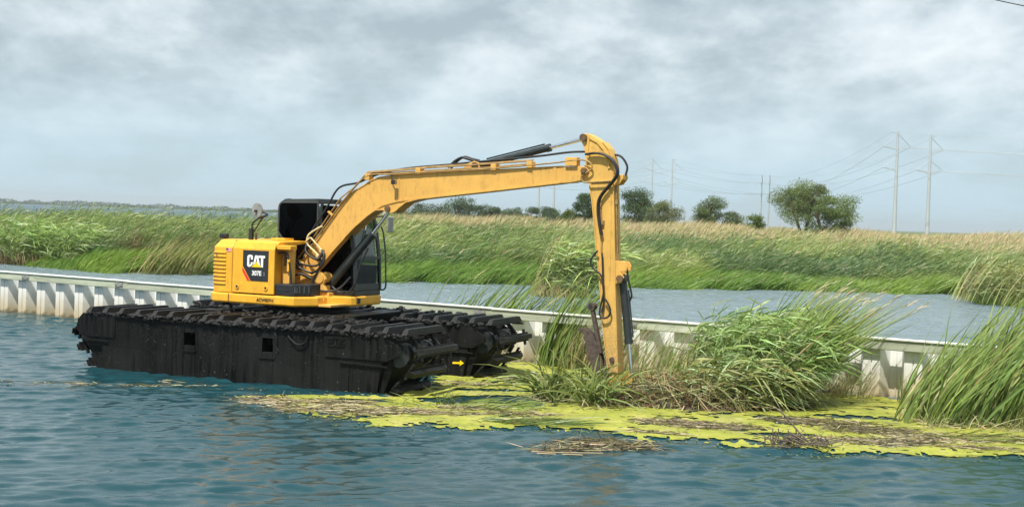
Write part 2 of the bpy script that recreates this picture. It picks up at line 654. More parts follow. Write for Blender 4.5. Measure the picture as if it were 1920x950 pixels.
# ------------------------------------------------------------------ the ground plan
BANK = [(-26.39, 64.68), (-24.2, 63.04), (-18.63, 58.27), (-15.31, 58.1), (-13.53, 59.47), (-6.23, 58.04), (1.0, 59.53),
        (6.88, 60.94), (13.51, 62.25), (20.9, 63.2), (19.75, 56.2), (22.26, 53.82)]
BANK_A = np.array([-0.60, -0.408, -0.384, -0.320, -0.2635, -0.2275, -0.1073, 0.0168, 0.1129, 0.217, 0.331, 0.3514, 0.4136, 0.60])
BANK_D = np.array([66.0, 64.7, 63.0, 58.3, 58.1, 59.5, 58.0, 59.5, 60.9, 62.3, 63.2, 56.2, 53.8, 50.0])
DUCK = [(-4.1, 21.15), (-3.04, 21.75), (-1.88, 21.9), (-1.7, 22.6), (-1.2, 24.6), (-1.5, 27.5), (0.3, 27.9), (3.05, 26.2), (6.55, 23.9), (9.28, 22.3), (12.0, 20.6),
        (11.5, 17.6), (7.52, 17.96), (5.42, 17.93), (4.27, 17.64), (3.65, 18.14), (2.57, 18.23), (1.52, 18.83), (0.84, 18.93), (0.39, 19.08),
        (-0.59, 18.73), (-1.73, 18.78), (-2.73, 19.42), (-3.5, 20.4)]
WALL_A, WALL_B = Vector((-13.87, 36.2, 0)), Vector((6.57, 23.77, 0))
WALL_T = (WALL_B - WALL_A).normalized()
WALL_N = Vector((WALL_T.y, -WALL_T.x, 0))          # towards the camera
if WALL_N.y > 0:
    WALL_N = -WALL_N


def behind_wall(x, y):
    return -((x - WALL_A.x) * WALL_N.x + (y - WALL_A.y) * WALL_N.y)


def ground_z(x, y):
    x, y = np.asarray(x, float), np.asarray(y, float)
    r = y - np.interp(x / y, BANK_A, BANK_D)
    g = -0.4 + 0.55 * sstep(-1.2, 1.6, r) + 0.35 * sstep(2, 40, r)
    lev = sstep(-24, -6, x)
    crest = 112 + 0.06 * np.maximum(0, 20 - x)
    g = g + lev * 1.82 * sstep(crest - 34, crest, y) * (1 - 0.8 * sstep(crest + 75, crest + 160, y))
    lake = (1 - lev) * sstep(122, 140, y)
    g = g * (1 - lake) - 1.2 * lake
    return g


def water_waves():
    K = []
    g = np.random.default_rng(3)
    for lam in np.geomspace(0.15, 0.95, 46):
        for _ in range(2):
            th = g.normal(0.22, 0.36)                     # mean travel towards camera and right
            k = 2 * math.pi / lam
            K.append((k * math.sin(th), -k * math.cos(th), g.uniform(0, 6.28), 0.030 * (1.0 if lam < 0.42 else 0.62) / k))
    return K


WAVES = water_waves()


def wave_h(x, y):
    h = np.zeros(x.shape)
    for kx, ky, ph, a in WAVES:
        h += a * np.sin(kx * x + ky * y + ph)
    gust = 0.65 + 0.7 * vnoise(x * 0.35, y * 0.22, 31, 2)
    return h * gust


def calm(x, y):
    d = poly_sdf(x, y, DUCK)
    k = 0.10 + 0.90 * sstep(-1.1, 0.1, -d)
    k = k * (1 - 0.25 * sstep(-0.2, 0.3, behind_wall(x, y)))
    return k


def build_water():
    x0, x1, y0, y1, st = -16.5, 13.0, 11.5, 38.5, 0.048
    xs, ys = np.arange(x0, x1 + 1e-6, st), np.arange(y0, y1 + 1e-6, st)
    X, Y = np.meshgrid(xs, ys)
    edge = np.minimum(np.minimum(X - xs[0], xs[-1] - X), np.minimum(Y - ys[0], ys[-1] - Y))
    Z = wave_h(X, Y) * calm(X, Y) * sstep(0, 1.5, edge)
    V = np.stack([X, Y, Z], -1).reshape(-1, 3)
    nx, ny = len(xs), len(ys)
    i = (np.arange(ny - 1)[:, None] * nx + np.arange(nx - 1)[None]).ravel()
    Q = np.stack([i, i + 1, i + nx + 1, i + nx], -1)
    back = behind_wall(X, Y)[:-1, :-1].ravel() > 0.10
    link('water', np_mesh('water', V, Q[~back], M['ripple'], smooth=True), kind='structure')
    link('channel_water', np_mesh('channel_water', V, Q[back], M['channel'], smooth=True), kind='structure')
    a, b, c, d, B = xs[0], xs[-1], ys[0], ys[-1], 9000.0
    mb = MB()
    mb.add([(-B, -300, 0), (B, -300, 0), (B, c, 0), (-B, c, 0)], [(0, 1, 2, 3)])
    mb.add([(-B, 90, 0), (B, 90, 0), (B, B, 0), (-B, B, 0)], [(0, 1, 2, 3)])
    cx0, cx1, cy1 = -30.0, 30.0, 66.0
    ch = MB()
    for (q0, q1, q2, q3) in ((-B, d, cx0, 90), (cx1, d, B, 90), (cx0, cy1, cx1, 90)):
        ch.add([(q0, q1, 0), (q2, q1, 0), (q2, q3, 0), (q0, q3, 0)], [(0, 1, 2, 3)])
    xs2, ys2 = np.linspace(cx0, cx1, 480), np.linspace(d, cy1, 260)
    X2, Y2 = np.meshgrid(xs2, ys2)
    Z2 = np.zeros(X2.shape)
    for kx, ky, ph, am in WAVES:
        if kx * kx + ky * ky < (2 * math.pi / 0.33) ** 2:
            Z2 += 1.5 * am * np.sin(kx * X2 + ky * Y2 + ph)
    Z2 *= (0.35 + 1.1 * vnoise(X2 * 0.22, Y2 * 0.12, 66, 3)) * sstep(0, 1.2, np.minimum(Y2 - ys2[0], ys2[-1] - Y2)) * sstep(0, 1.2, np.minimum(X2 - cx0, cx1 - X2))
    n2_ = len(xs2)
    i2 = (np.arange(len(ys2) - 1)[:, None] * n2_ + np.arange(n2_ - 1)[None]).ravel()
    link('channel_water', np_mesh('channel_water', np.stack([X2, Y2, Z2], -1).reshape(-1, 3), np.stack([i2, i2 + 1, i2 + n2_ + 1, i2 + n2_], -1), M['channel'], smooth=True), kind='structure')
    ch.build('channel_water', M['channel'], kind='structure')
    mb.add([(-B, c, 0), (a, c, 0), (a, d, 0), (-B, d, 0)], [(0, 1, 2, 3)])
    mb.add([(b, c, 0), (B, c, 0), (B, d, 0), (b, d, 0)], [(0, 1, 2, 3)])
    mb.build('open_water', M['water'], kind='structure')


build_water()


def build_ground():
    aa = np.linspace(-0.75, 0.75, 240)
    dd = np.concatenate([np.linspace(48, 150, 150), np.geomspace(152, 3000, 40)])
    A, D = np.meshgrid(aa, dd)
    X, Y = A * D, D
    Z = ground_z(X, Y)
    Z = np.where(Z > 0.1, Z + 0.12 * (vnoise(X * 0.8, Y * 0.8, 5) - 0.5), Z)
    V = np.stack([X, Y, Z], -1).reshape(-1, 3)
    nx = len(aa)
    i = (np.arange(len(dd) - 1)[:, None] * nx + np.arange(nx - 1)[None]).ravel()
    link('marsh_ground', np_mesh('marsh_ground', V, np.stack([i, i + 1, i + nx + 1, i + nx], -1), M['soil'], smooth=True), kind='structure')
    mb = MB()
    mb.add([(-9000, -300, -2.5), (9000, -300, -2.5), (9000, 9000, -2.5), (-9000, 9000, -2.5)], [(0, 1, 2, 3)])
    mb.build('lake_bed', M['soil'], kind='structure')


build_ground()

# ------------------------------------------------------------------ bulkhead wall
def build_wall():
    ang = math.atan2(WALL_T.y, WALL_T.x)
    root = empty('bulkhead_wall', WALL_A, ang,
                 label='long white corrugated bulkhead wall with weathered timber cap standing in the water', cat='wall')
    per, zt, zb, th = 0.74, 1.06, -0.6, 0.012
    # local: x along the wall, y negative = towards the camera
    prof = [(0.0, 0.0), (0.145, 0.0), (0.15, 0.018), (0.165, 0.018), (0.17, 0.0), (0.31, 0.0), (0.42, 0.26), (0.52, 0.26), (0.525, 0.242), (0.54, 0.242), (0.545, 0.26), (0.63, 0.26), (0.735, 0.0)]
    mb = MB()
    n = len(prof)
    vs = []
    for off in (0.0, th):
        for z in (zb, zt):
            vs += [(x, y + off, z) for x, y in prof]
    fs = []
    for i in range(n - 1):
        fs += [(i, i + 1, n + i + 1, n + i), (2 * n + i + 1, 2 * n + i, 3 * n + i, 3 * n + i + 1), (n + i, n + i + 1, 3 * n + i + 1, 3 * n + i)]
    fs += [(0, n, 3 * n, 2 * n), (n - 1, 3 * n - 1, 4 * n - 1, 2 * n - 1)]
    mb.add(vs, fs)
    me = mb.mesh('sheet_pile', M['wall'])
    for k in range(-8, 46):
        o = link('sheet_pile', me, root)
        o.location = (k * per, random.uniform(-0.006, 0.006), random.uniform(-0.01, 0.01))
    # cap: heavy timber on the face of the piling, a bleached board on top
    x = -6.0
    while x < 34.5:
        ln = 3.55 + random.uniform(-0.1, 0.1)
        j = random.uniform(-0.012, 0.012)
        b = MB().box((x + 0.004, -0.115, 0.885 + j), (x + ln - 0.004, -0.012, 1.062 + j))
        b.build('cap_timber', M['wood'], root, 0.012)
        t = MB().box((x + 0.3, -0.140, 1.066 + j), (x + ln + 0.3 - 0.006, -0.006, 1.10 + j))
        t.build('cap_board', M['captop'], root, 0.006)
        # splice plate and bolts where two timbers meet
        s = MB().box((x - 0.14, -0.130, 0.93), (x + 0.14, -0.117, 1.03))
        for bx in (-0.09, 0.09):
            s.tube([(x + bx, -0.13, 0.98), (x + bx, -0.148, 0.98)], 0.02, 8)
        s.build('splice_plate', M['grey'], root)
        x += ln
    return root


build_wall()


# ------------------------------------------------------------------ amphibious excavator
C0 = Vector((-3.861, 25.266, 0))
EX = empty('amphibious_excavator', C0, rad(-25),
           label='yellow excavator on black muddy amphibious pontoon tracks beside the white bulkhead', cat='excavator')
DP = rad(1.33)                                  # the pontoons point a little off the upper body


def pt(s, n, z):                                # pontoon coordinates -> machine coordinates
    s, n = s - 2.9, n - 2.3
    return (s * math.cos(DP) - n * math.sin(DP), s * math.sin(DP) + n * math.cos(DP), z)


def track_profile():
    """points and outward angle of the cleats round one pontoon"""
    P = []
    s = 6.28
    while s > -0.35:
        P.append((s, 1.02, 90.0))
        s -= 0.365
    P += [(6.52, 0.73, 10.0), (6.32, 0.38, -30.0), (6.02, 0.08, -42.0), (5.8, -0.2, -45.0)]
    P += [(-0.64, 0.66, 172.0), (-0.50, 0.37, 206.0), (-0.27, 0.09, 212.0), (-0.02, -0.18, 215.0)]
    return P


def cleat_mesh(w):
    """channel bar along y (0..w) with chamfered ends, on its base plate"""
    mb = MB()
    e = 0.10
    for (xa, xb) in ((-0.052, 0.052),):
        vs = [(xa, -0.06, 0), (xb, -0.06, 0), (xb, w + 0.06, 0), (xa, w + 0.06, 0),
              (xa + 0.012, -0.06 + e, 0.095), (xb - 0.012, -0.06 + e, 0.095), (xb - 0.012, w + 0.06 - e, 0.095), (xa + 0.012, w + 0.06 - e, 0.095)]
        mb.add(vs, [(3, 2, 1, 0), (4, 5, 6, 7), (0, 1, 5, 4), (1, 2, 6, 5), (2, 3, 7, 6), (3, 0, 4, 7)])
    mb.box((-0.085, 0.0, -0.014), (0.085, w, -0.002))
    for yy in (0.10, w - 0.16):
        mb.box((-0.15, yy, -0.05), (0.15, yy + 0.06, -0.016))
    return mb.mesh('track_cleat', M['mud'])


def pontoon(n0, w, s_off, near):
    root = MB()
    # watertight core, slightly inside the side skins
    for core, deep in (([(0.10, -0.35), (-0.42, 0.45), (-0.42, 0.90), (1.80, 0.90), (1.80, -0.35)], 0.07), ([(1.801, -0.35), (1.801, 0.90), (2.099, 0.90), (2.099, -0.35)], 0.5),
                       ([(2.10, -0.35), (2.10, 0.90), (3.45, 0.90), (3.45, -0.35)], 0.07), ([(3.451, -0.35), (3.451, 0.90), (3.729, 0.90), (3.729, -0.35)], 0.5),
                       ([(3.73, -0.35), (3.73, 0.90), (6.0, 0.90), (6.02, 0.45), (5.72, -0.35)], 0.07)):
        root.prism(core, lambda u, v, d: pt(u + s_off, d, v), n0 + deep, n0 + w - deep)
    root.prism([(1.78, 0.902), (1.78, 0.93), (3.75, 0.93), (3.75, 0.902)], lambda u, v, d: pt(u + s_off, d, v), n0 + 0.066, n0 + w - 0.066)
    po = root.build('pontoon', M['steel'], EX, 0.01)
    # side skins cut round the two wash openings
    for face, a, b in ((0, n0, n0 + 0.065), (1, n0 + w - 0.065, n0 + w)):
        sk = MB()

        def quad(s0, s1, z0, z1, s0b=None, s1b=None):
            s0b, s1b = s0 if s0b is None else s0b, s1 if s1b is None else s1b
            sk.prism([(s0b, z0), (s1b, z0), (s1, z1), (s0, z1)], lambda u, v, d: pt(u + s_off, d, v), a, b)
        quad(-0.36, 1.83, 0.42, 0.945)
        quad(0.0, 1.83, -0.35, 0.418, 0.14, 1.83)
        quad(1.833, 2.067, -0.35, 0.55)
        quad(1.833, 2.067, 0.78, 0.945)
        quad(2.07, 3.48, -0.35, 0.943)
        quad(3.483, 3.697, -0.35, 0.55)
        quad(3.483, 3.697, 0.79, 0.945)
        quad(3.70, 5.92, -0.35, 0.945, 3.70, 5.70)
        sk.build('side_skin', M['steel'], po, 0.004)
        o = -0.016 if face == 0 else 0.0
        lip = MB()
        ya = (n0 - 0.022) if face == 0 else (n0 + w + 0.002)
        # end cheek plates and their ribs
        for pts in ([(-0.60, 0.70), (-0.55, 0.88), (-0.44, 0.995), (0.22, 0.995), (0.30, 0.95), (0.30, 0.57), (-0.30, 0.57), (-0.52, 0.62)],
                    [(5.18, 0.92), (5.26, 0.985), (5.86, 0.985), (6.20, 0.80), (6.22, 0.70), (5.96, 0.56), (4.75, 0.555), (4.72, 0.90)]):
            ck = MB().prism(pts, lambda u, v, d: pt(u + s_off, d, v), ya, ya + 0.02)
            ck.build('cheek_plate', M['steel'], po, 0.006)
        # top rail the mud sits on, slots and skid ribs
        lip.prism([(0.32, 0.945), (5.15, 0.945), (5.15, 0.975), (0.32, 0.975)], lambda u, v, d: pt(u + s_off, d, v), (n0 - 0.035) if face == 0 else n0 + w, n0 if face == 0 else n0 + w + 0.035)
        lip.prism([(5.05, 0.475), (5.98, 0.455), (5.98, 0.48), (5.05, 0.50)], lambda u, v, d: pt(u + s_off, d, v), ya - 0.02, ya + 0.021)
        lip.prism([(-0.42, 0.50), (0.16, 0.48), (0.16, 0.505), (-0.42, 0.525)], lambda u, v, d: pt(u + s_off, d, v), ya - 0.01, ya + 0.021)
        for q in (1.95, 3.59):
            lip.prism([(q - 0.16, 0.44), (q + 0.16, 0.44), (q + 0.16, 0.465), (q - 0.16, 0.465)], lambda u, v, d: pt(u + s_off, d, v), ya + 0.0, ya + 0.021)
        lip.prism([(5.20, -0.3), (5.22, -0.3), (5.22, 0.45), (5.20, 0.45)], lambda u, v, d: pt(u + s_off, d, v), ya + 0.008, ya + 0.021)
        lip.build('rub_rail', M['steel'], po)
    # rollers and chains at the ends
    for (rs, rz) in ((6.10, 0.66), (-0.40, 0.66)):
        r = MB().tube([pt(rs + s_off, n0 + 0.2, rz), pt(rs + s_off, n0 + w - 0.2, rz)], 0.115, 18)
        for q in (0.12, 0.30, w - 0.30, w - 0.12):
            r.tube([pt(rs + s_off, n0 + q - 0.03, rz), pt(rs + s_off, n0 + q + 0.03, rz)], 0.20, 14)
        r.build('idler_roller', M['cab'], po)
    for q in (0.30, w - 0.30):
        ch = MB()
        loop = [(s, z) for s, z, a in ((-0.45, 0.97, 0), (6.2, 0.97, 0), (6.42, 0.74, 0), (6.23, 0.40, 0), (5.93, 0.10, 0), (5.65, -0.2, 0))]
        back = [(-0.40, 0.93), (-0.54, 0.68), (-0.42, 0.40), (-0.2, 0.1), (0.04, -0.18)]
        for chain in (loop, back):
            for (p, q2) in zip(chain[:-1], chain[1:]):
                m_ = max(1, int(math.hypot(q2[0] - p[0], q2[1] - p[1]) / 0.18))
                for i in range(m_):
                    a_ = [p[0] + (q2[0] - p[0]) * i / m_, p[1] + (q2[1] - p[1]) * i / m_]
                    b_ = [p[0] + (q2[0] - p[0]) * (i + 0.8) / m_, p[1] + (q2[1] - p[1]) * (i + 0.8) / m_]
                    ch.bar(pt(a_[0] + s_off, n0 + q, a_[1]), pt(b_[0] + s_off, n0 + q, b_[1]), 0.07, 0.06)
        ch.build('track_chain', M['mud'], po, kind='stuff')
    me = CLEAT if near else CLEAT_FAR
    for (s, z, ang) in track_profile():
        o = link('track_cleat', me, po)
        o.location = pt(s + s_off + random.uniform(-0.015, 0.015), n0, z + random.uniform(-0.012, 0.012))
        o.rotation_euler = (0, rad(90 - ang), DP)
        o.rotation_mode = 'XYZ'
    # mud caked along the top edge and between cleats
    mud = MB()
    for _ in range(1500 if near else 700):
        s = random.uniform(-0.3, 6.3) if random.random() < 0.5 else random.betavariate(3, 2) * 6.0
        q = random.random()
        if q < 0.45:
            n = n0 + random.uniform(-0.05, 0.10)
            z = 0.965 + random.uniform(0, 0.05)
        else:
            n = n0 + random.uniform(0.0, w)
            z = 0.98 + random.uniform(-0.03, 0.06)
            if s > 2.0 and s < 5.2 and random.random() < 0.6:
                z += random.uniform(0.03, 0.12)
                n = n0 + w * random.uniform(0.3, 1.0)
        mud.lump(pt(s + s_off, n, z), random.uniform(0.018, 0.06), random.uniform(0.5, 0.9))
    for _ in range(420 if near else 200):        # splashes stuck on the skin and cleat ends
        s, z = random.uniform(-0.3, 5.9), 0.92 - abs(random.gauss(0, 0.22))
        if z > 0.3:
            mud.lump(pt(s + s_off, n0 - 0.004, z), random.uniform(0.004, 0.012), 0.8, 5)
    mud.build('caked_mud', M['mud'], po, kind='stuff')
    return po


W_P = 1.30
CLEAT = cleat_mesh(W_P)
CLEAT_FAR = CLEAT
PN = pontoon(0.0, W_P, 0.0, True)
PF = pontoon(3.02, W_P, 0.12, False)
# raised maker's letters on the near skin, dark on dark, and the arrow on the far pontoon
L3 = MB()
for pts in ([(5.02, 0.80), (5.14, 0.80), (5.14, 0.83), (5.02, 0.83)], [(5.02, 0.86), (5.14, 0.86), (5.14, 0.89), (5.02, 0.89)], [(5.02, 0.745), (5.36, 0.745), (5.36, 0.765), (5.02, 0.765)],
            [(5.17, 0.78), (5.20, 0.78), (5.20, 0.89), (5.17, 0.89)], [(5.13, 0.87), (5.24, 0.87), (5.24, 0.89), (5.13, 0.89)],
            [(5.26, 0.78), (5.285, 0.78), (5.285, 0.89), (5.26, 0.89)], [(5.285, 0.83), (5.34, 0.78), (5.365, 0.78), (5.30, 0.845)], [(5.285, 0.83), (5.34, 0.89), (5.365, 0.89), (5.30, 0.82)]):
    L3.prism([(u - 0.22, v) for u, v in pts], lambda u, v, d: pt(u, d, v), -0.036, -0.0225)
L3.build('raised_lettering', M['steel'], PN)
MB().prism([(5.55, 0.242), (5.70, 0.250), (5.70, 0.215), (5.78, 0.268), (5.70, 0.318), (5.70, 0.286), (5.55, 0.278)], lambda u, v, d: pt(u + 0.12, d, v), 3.006, 3.018).build('arrow_sticker', M['sign_y'], PF)
hk = MB().tube(smooth_path([pt(4.02, -0.03, 0.86), pt(4.10, -0.05, 0.80), pt(4.22, -0.055, 0.735), pt(4.36, -0.05, 0.76), pt(4.42, -0.04, 0.87)]), 0.014, 8)
hk.tube(smooth_path([pt(3.75, -0.03, 0.90), pt(3.80, -0.04, 0.80), pt(3.79, -0.03, 0.66), pt(3.83, -0.03, 0.60)]), 0.012, 8)
hk.build('mooring_loop', M['mud'], PN)
for (s0, n0) in ((1.25, 1.25), (1.78, 1.45)):
    MB().tube(smooth_path([pt(s0, n0, 1.0), pt(s0, n0, 1.16), pt(s0 - 0.05, n0, 1.21), pt(s0 - 0.18, n0, 1.22)]), 0.028, 8).build('lifting_hook', M['mud'], EX)
# carrier deck between the pontoons and slew ring
dk = MB()
for s in (1.6, 4.0):
    dk.prism([(s, 0.85), (s + 0.35, 0.85), (s + 0.35, 1.13), (s, 1.13)], lambda u, v, d: pt(u, d, v), 0.9, 3.4)
dk.prism([(1.6, 0.95), (4.35, 0.95), (4.35, 1.12), (1.6, 1.12)], lambda u, v, d: pt(u, d, v), 1.45, 2.9)
dk.build('cross_frame', M['steel'], EX, 0.01)
MB().tube([(0, 0, 1.0), (0, 0, 1.255)], 0.72, 40).tube([(0, 0, 1.12), (0, 0, 1.18)], 0.82, 40).build('slew_ring', M['steel'], EX)


# ---- upper body.  machine coordinates: x forward, y to the left, z up
def flat(z0, z1, outline, inset=0.0):
    return MB().prism(outline, lambda u, v, d: (u, v, d), z0, z1)


BASE = [(-1.53, -0.78), (-1.49, -0.98), (-1.36, -1.10), (0.45, -1.105), (0.72, -0.72), (0.72, -0.42), (1.06, -0.12), (1.10, -0.02), (1.10, 0.88), (1.02, 0.99), (0.9, 1.03), (-1.30, 1.10), (-1.47, 0.99), (-1.53, 0.8), (-1.56, 0.0)]
bf = MB().loft([[(x * 0.985, y * 0.985, 1.255) for x, y in BASE], [(x, y, 1.285) for x, y in BASE], [(x, y, 1.405) for x, y in BASE], [(x * 0.99, y * 0.99, 1.432) for x, y in BASE]])
BF = bf.build('base_frame', M['house'], EX, 0.008)
sm = MB().box((-0.998, -1.113, 1.27), (-0.985, -1.1035, 1.425))
sm.build('seam', M['pin'], BF)


def text_mesh(body, size, bold=0.0, cond=1.0):
    cu = bpy.data.curves.new('lettering', 'FONT')
    cu.body = body
    cu.size = size
    cu.offset = bold
    cu.extrude = 0.002
    tmp = bpy.data.objects.new('lettering_source', cu)
    COL.objects.link(tmp)
    dg = bpy.context.evaluated_depsgraph_get()
    me = bpy.data.meshes.new_from_object(tmp.evaluated_get(dg))
    bpy.data.objects.remove(tmp)
    me.transform(Matrix.Diagonal((cond, 1, 1, 1)))
    return me


def side_text(name, body, s, z, size, mat, parent, bold=0.0, cond=1.0, y=-1.105):
    me = text_mesh(body, size, bold, cond)
    me.materials.clear()
    me.materials.append(mat)
    o = link(name, me, parent)
    o.location = (s, y, z)
    o.rotation_euler = (rad(90), 0, 0)
    return o


side_text('serial_lettering', 'ACW00766', -0.36, 1.315, 0.085, M['black'], BF, 0.002, 0.9, -1.108)

# counterweight: three lofted rings with a sloped shoulder
CW = [(-0.945, -1.085), (-1.24, -1.085), (-1.42, -1.0), (-1.495, -0.82), (-1.52, -0.4), (-1.53, 0.0), (-1.52, 0.4), (-1.495, 0.82), (-1.42, 1.0), (-1.24, 1.085), (-0.945, 1.085)]
ctr = (-0.945, 0.0)


def ring(z, k, ks=1.0):
    return [(ctr[0] + (x - ctr[0]) * ks, y * k, z) for x, y in CW]


cw = MB().loft([ring(1.44, 1, 1), ring(2.265, 1, 1), ring(2.285, 0.995, 0.99), ring(2.405, 0.93, 0.80), ring(2.42, 0.90, 0.72)])
CWO = cw.build('counterweight', M['house'], EX, 0.012)
for i in range(9):
    z = 1.60 + i * 0.072
    path = [(x, y) for x, y in CW if x < -1.2 and y < -0.3]
    path = [(-1.08, -1.085)] + path
    r = MB()
    for (p, q) in zip(path[:-1], path[1:]):
        d = Vector((q[0] - p[0], q[1] - p[1], 0)).normalized()
        r.bar(Vector((p[0], p[1], z)), Vector((q[0], q[1], z)) + d * 0.006, 0.036, 0.034)
    r.build('rib', M['house'], CWO, 0.009)
fl = MB().box((-1.085, -1.0885, 2.195), (-0.965, -1.087, 2.262))
FLG = fl.build('flag_sticker', M['white'], CWO)
st = MB()
for i in range(4):
    st.box((-1.085, -1.0905, 2.198 + i * 0.0175), (-0.965, -1.0895, 2.206 + i * 0.0175))
st.build('red_stripes', M['red'], FLG)
MB().box((-1.085, -1.092, 2.230), (-1.035, -1.0912, 2.262)).build('blue_canton', M['blue'], FLG)
MB().box((-1.30, -1.098, 2.10), (-1.292, -1.08, 2.16)).box((-1.306, -1.1, 2.10), (-1.27, -1.09, 2.106)).build('latch', M['pin'], CWO)

# engine house, door and hood
MB().box((-0.93, -1.06, 1.445), (-0.03, -0.72, 2.385)).box((-0.93, -0.71, 1.445), (-0.25, -0.02, 2.385)).box((-0.93, -0.01, 1.445), (-0.72, 1.05, 2.30)).build('engine_house', M['house'], EX, 0.01)
hood = MB().prism([(-1.06, 2.36), (-0.98, 2.412), (-0.30, 2.432), (-0.02, 2.425), (-0.02, 2.388), (-1.06, 2.30)], lambda u, v, d: (d, u, v), -0.915, 0.03)
hood.build('hood', M['house'], EX, 0.012)
dr = MB()
dp = [(-1.108, 1.452), (-1.108, 2.27), (-1.06, 2.395), (-1.04, 2.395), (-1.065, 2.26), (-1.065, 1.452)]
dr.prism(dp, lambda u, v, d: (d, u, v), -0.918, 0.01)
DOOR = dr.build('side_door', M['house'], EX, 0.014)
for s in (-0.80, -0.16):
    k = MB().tube([(s, -1.105, 1.565), (s, -1.122, 1.565)], 0.045, 18)
    k.build('door_latch', M['house'], DOOR, 0.006)
    MB().tube([(s, -1.118, 1.568), (s, -1.126, 1.568)], 0.022, 14).build('latch_hole', M['black'], DOOR)
# badge: charcoal panel, red stripe, white letters, yellow triangle
yb = -1.1095


def flat_side(pts, a, b, off=0.0):
    return MB().prism(pts, lambda u, v, d: (u, d, v), a, b)


BADGE = flat_side([(-0.682, 2.243), (-0.115, 2.243), (-0.115, 1.683), (-0.500, 1.683), (-0.682, 1.955)], yb - 0.004, yb).build('badge_panel', M['decal'], DOOR)
flat_side([(-0.690, 1.935), (-0.690, 1.855), (-0.575, 1.683), (-0.512, 1.683)], yb - 0.0042, yb).build('red_stripe', M['red'], DOOR)


def letter(pts, name='badge_letter', m='white', d=0.0):
    return flat_side([(-0.582 + x * 0.392, 1.938 + z * 0.222) for x, z in pts], yb - 0.0085 - d, yb - 0.0045).build(name, M[m], DOOR)


letter([(0.0, 0.12), (0.05, 0.02), (0.10, 0.0), (0.17, 0.0), (0.205, 0.06), (0.26, 0.12), (0.29, 0.16), (0.315, 0.30), (0.315, 0.40), (0.205, 0.40), (0.205, 0.22), (0.18, 0.18), (0.14, 0.18), (0.115, 0.24),
        (0.115, 0.78), (0.135, 0.82), (0.18, 0.82), (0.205, 0.78), (0.205, 0.60), (0.315, 0.60), (0.315, 0.85), (0.28, 0.96), (0.21, 1.0), (0.10, 1.0), (0.03, 0.94), (0.0, 0.84)])
letter([(0.335, 0.20), (0.44, 0.97), (0.605, 0.97), (0.735, 0.10), (0.625, 0.28), (0.53, 0.46), (0.56, 0.46), (0.527, 0.80), (0.49, 0.47), (0.43, 0.32)])
letter([(0.64, 0.97), (1.0, 0.97), (1.0, 0.77), (0.90, 0.77), (0.90, 0.0), (0.835, 0.0), (0.775, 0.08), (0.775, 0.77), (0.64, 0.77)])
letter([(0.235, 0.0), (0.52, 0.43), (0.80, 0.0)], 'badge_triangle', 'sign_y', 0.002)
side_text('model_lettering', '307E', -0.475, 1.788, 0.118, M['white'], DOOR, 0.0035, 0.9, yb - 0.007)
side_text('model_suffix', '2', -0.222, 1.788, 0.085, M['dgrey'], DOOR, 0.002, 0.86, yb - 0.007)

# open compartment in front of the door
MB().box((0.012, -1.05, 2.275), (0.315, -0.84, 2.355)).build('hood_lip', M['house'], EX, 0.012)
MB().box((-0.02, -0.82, 1.44), (0.20, -0.76, 2.27)).box((0.20, -0.95, 1.66), (0.235, -0.76, 2.27)).build('bulkhead_panel', M['boom'], EX, 0.006)
gr = MB()
for i in range(5):
    gr.box((0.035, -0.835, 1.985 + i * 0.042), (0.105, -0.822, 2.012 + i * 0.042))
gr.build('vent_slats', M['rust'], EX)
MB().box((0.12, -0.86, 1.99), (0.15, -0.822, 2.22)).box((0.205, -0.99, 1.88), (0.25, -0.952, 2.11)).box((0.215, -1.0, 2.05), (0.262, -0.952, 2.10)).build('hose_clip', M['house'], EX, 0.006)
MB().tube(smooth_path([(0.01, -0.98, 2.215), (0.10, -0.98, 2.225), (0.19, -0.98, 2.19), (0.25, -0.98, 2.05), (0.285, -0.98, 1.85), (0.30, -0.98, 1.66), (0.29, -1.02, 1.56), (0.20, -1.06, 1.52)]), 0.019, 8).build('hose', M['rubber'], EX)
bx = flat(1.437, 1.655, [(0.016, -1.07), (0.40, -1.07), (0.60, -0.78), (0.60, -0.45), (0.016, -0.45)])
BX = bx.build('step_box', M['black'], EX, 0.02)
MB().box((0.03, -1.078, 1.545), (0.36, -1.072, 1.553)).box((0.44, -1.02, 1.50), (0.47, -0.99, 1.60)).build('box_trim', M['rim'], BX)
hd = MB()
for i in range(4):
    hd.tube([(0.43 + i * 0.05, -1.035 + i * 0.075, 1.50), (0.43 + i * 0.05, -1.035 + i * 0.075, 1.62)], 0.018, 8)
hd.build('valve_fitting', M['rim'], BX)
# round mirror on bent rods, rear camera
ms = MB().box((-0.925, -0.63, 2.40), (-0.85, -0.57, 2.63))
ms.tube(smooth_path([(-0.88, -0.6, 2.60), (-0.85, -0.6, 2.74), (-0.70, -0.6, 2.84), (-0.53, -0.6, 2.90), (-0.60, -0.6, 2.935), (-0.74, -0.6, 2.96)]), 0.017, 8)
ms.tube([(-0.84, -0.58, 2.58), (-0.66, -0.58, 2.83), (-0.55, -0.6, 2.89)], 0.015, 8)
MS = ms.build('mirror_stand', M['black'], EX, 0.0)
MB().tube([(-0.76, -0.62, 2.98), (-0.755, -0.595, 2.98)], 0.135, 28).build('round_mirror', M['grey'], MS)
MB().box((-0.80, -0.65, 2.94), (-0.745, -0.622, 2.985)).build('mirror_clamp', M['black'], MS)
MB().tube([(-0.80, -0.56, 2.41), (-0.80, -0.56, 2.56)], 0.022, 8).build('exhaust_stub', M['rust'], EX)
rc = MB().box((-1.55, -0.70, 2.43), (-1.40, -0.58, 2.52)).bar((-1.42, -0.64, 2.40), (-1.46, -0.64, 2.45), 0.05, 0.05)
rc.build('rear_camera', M['black'], EX, 0.02)
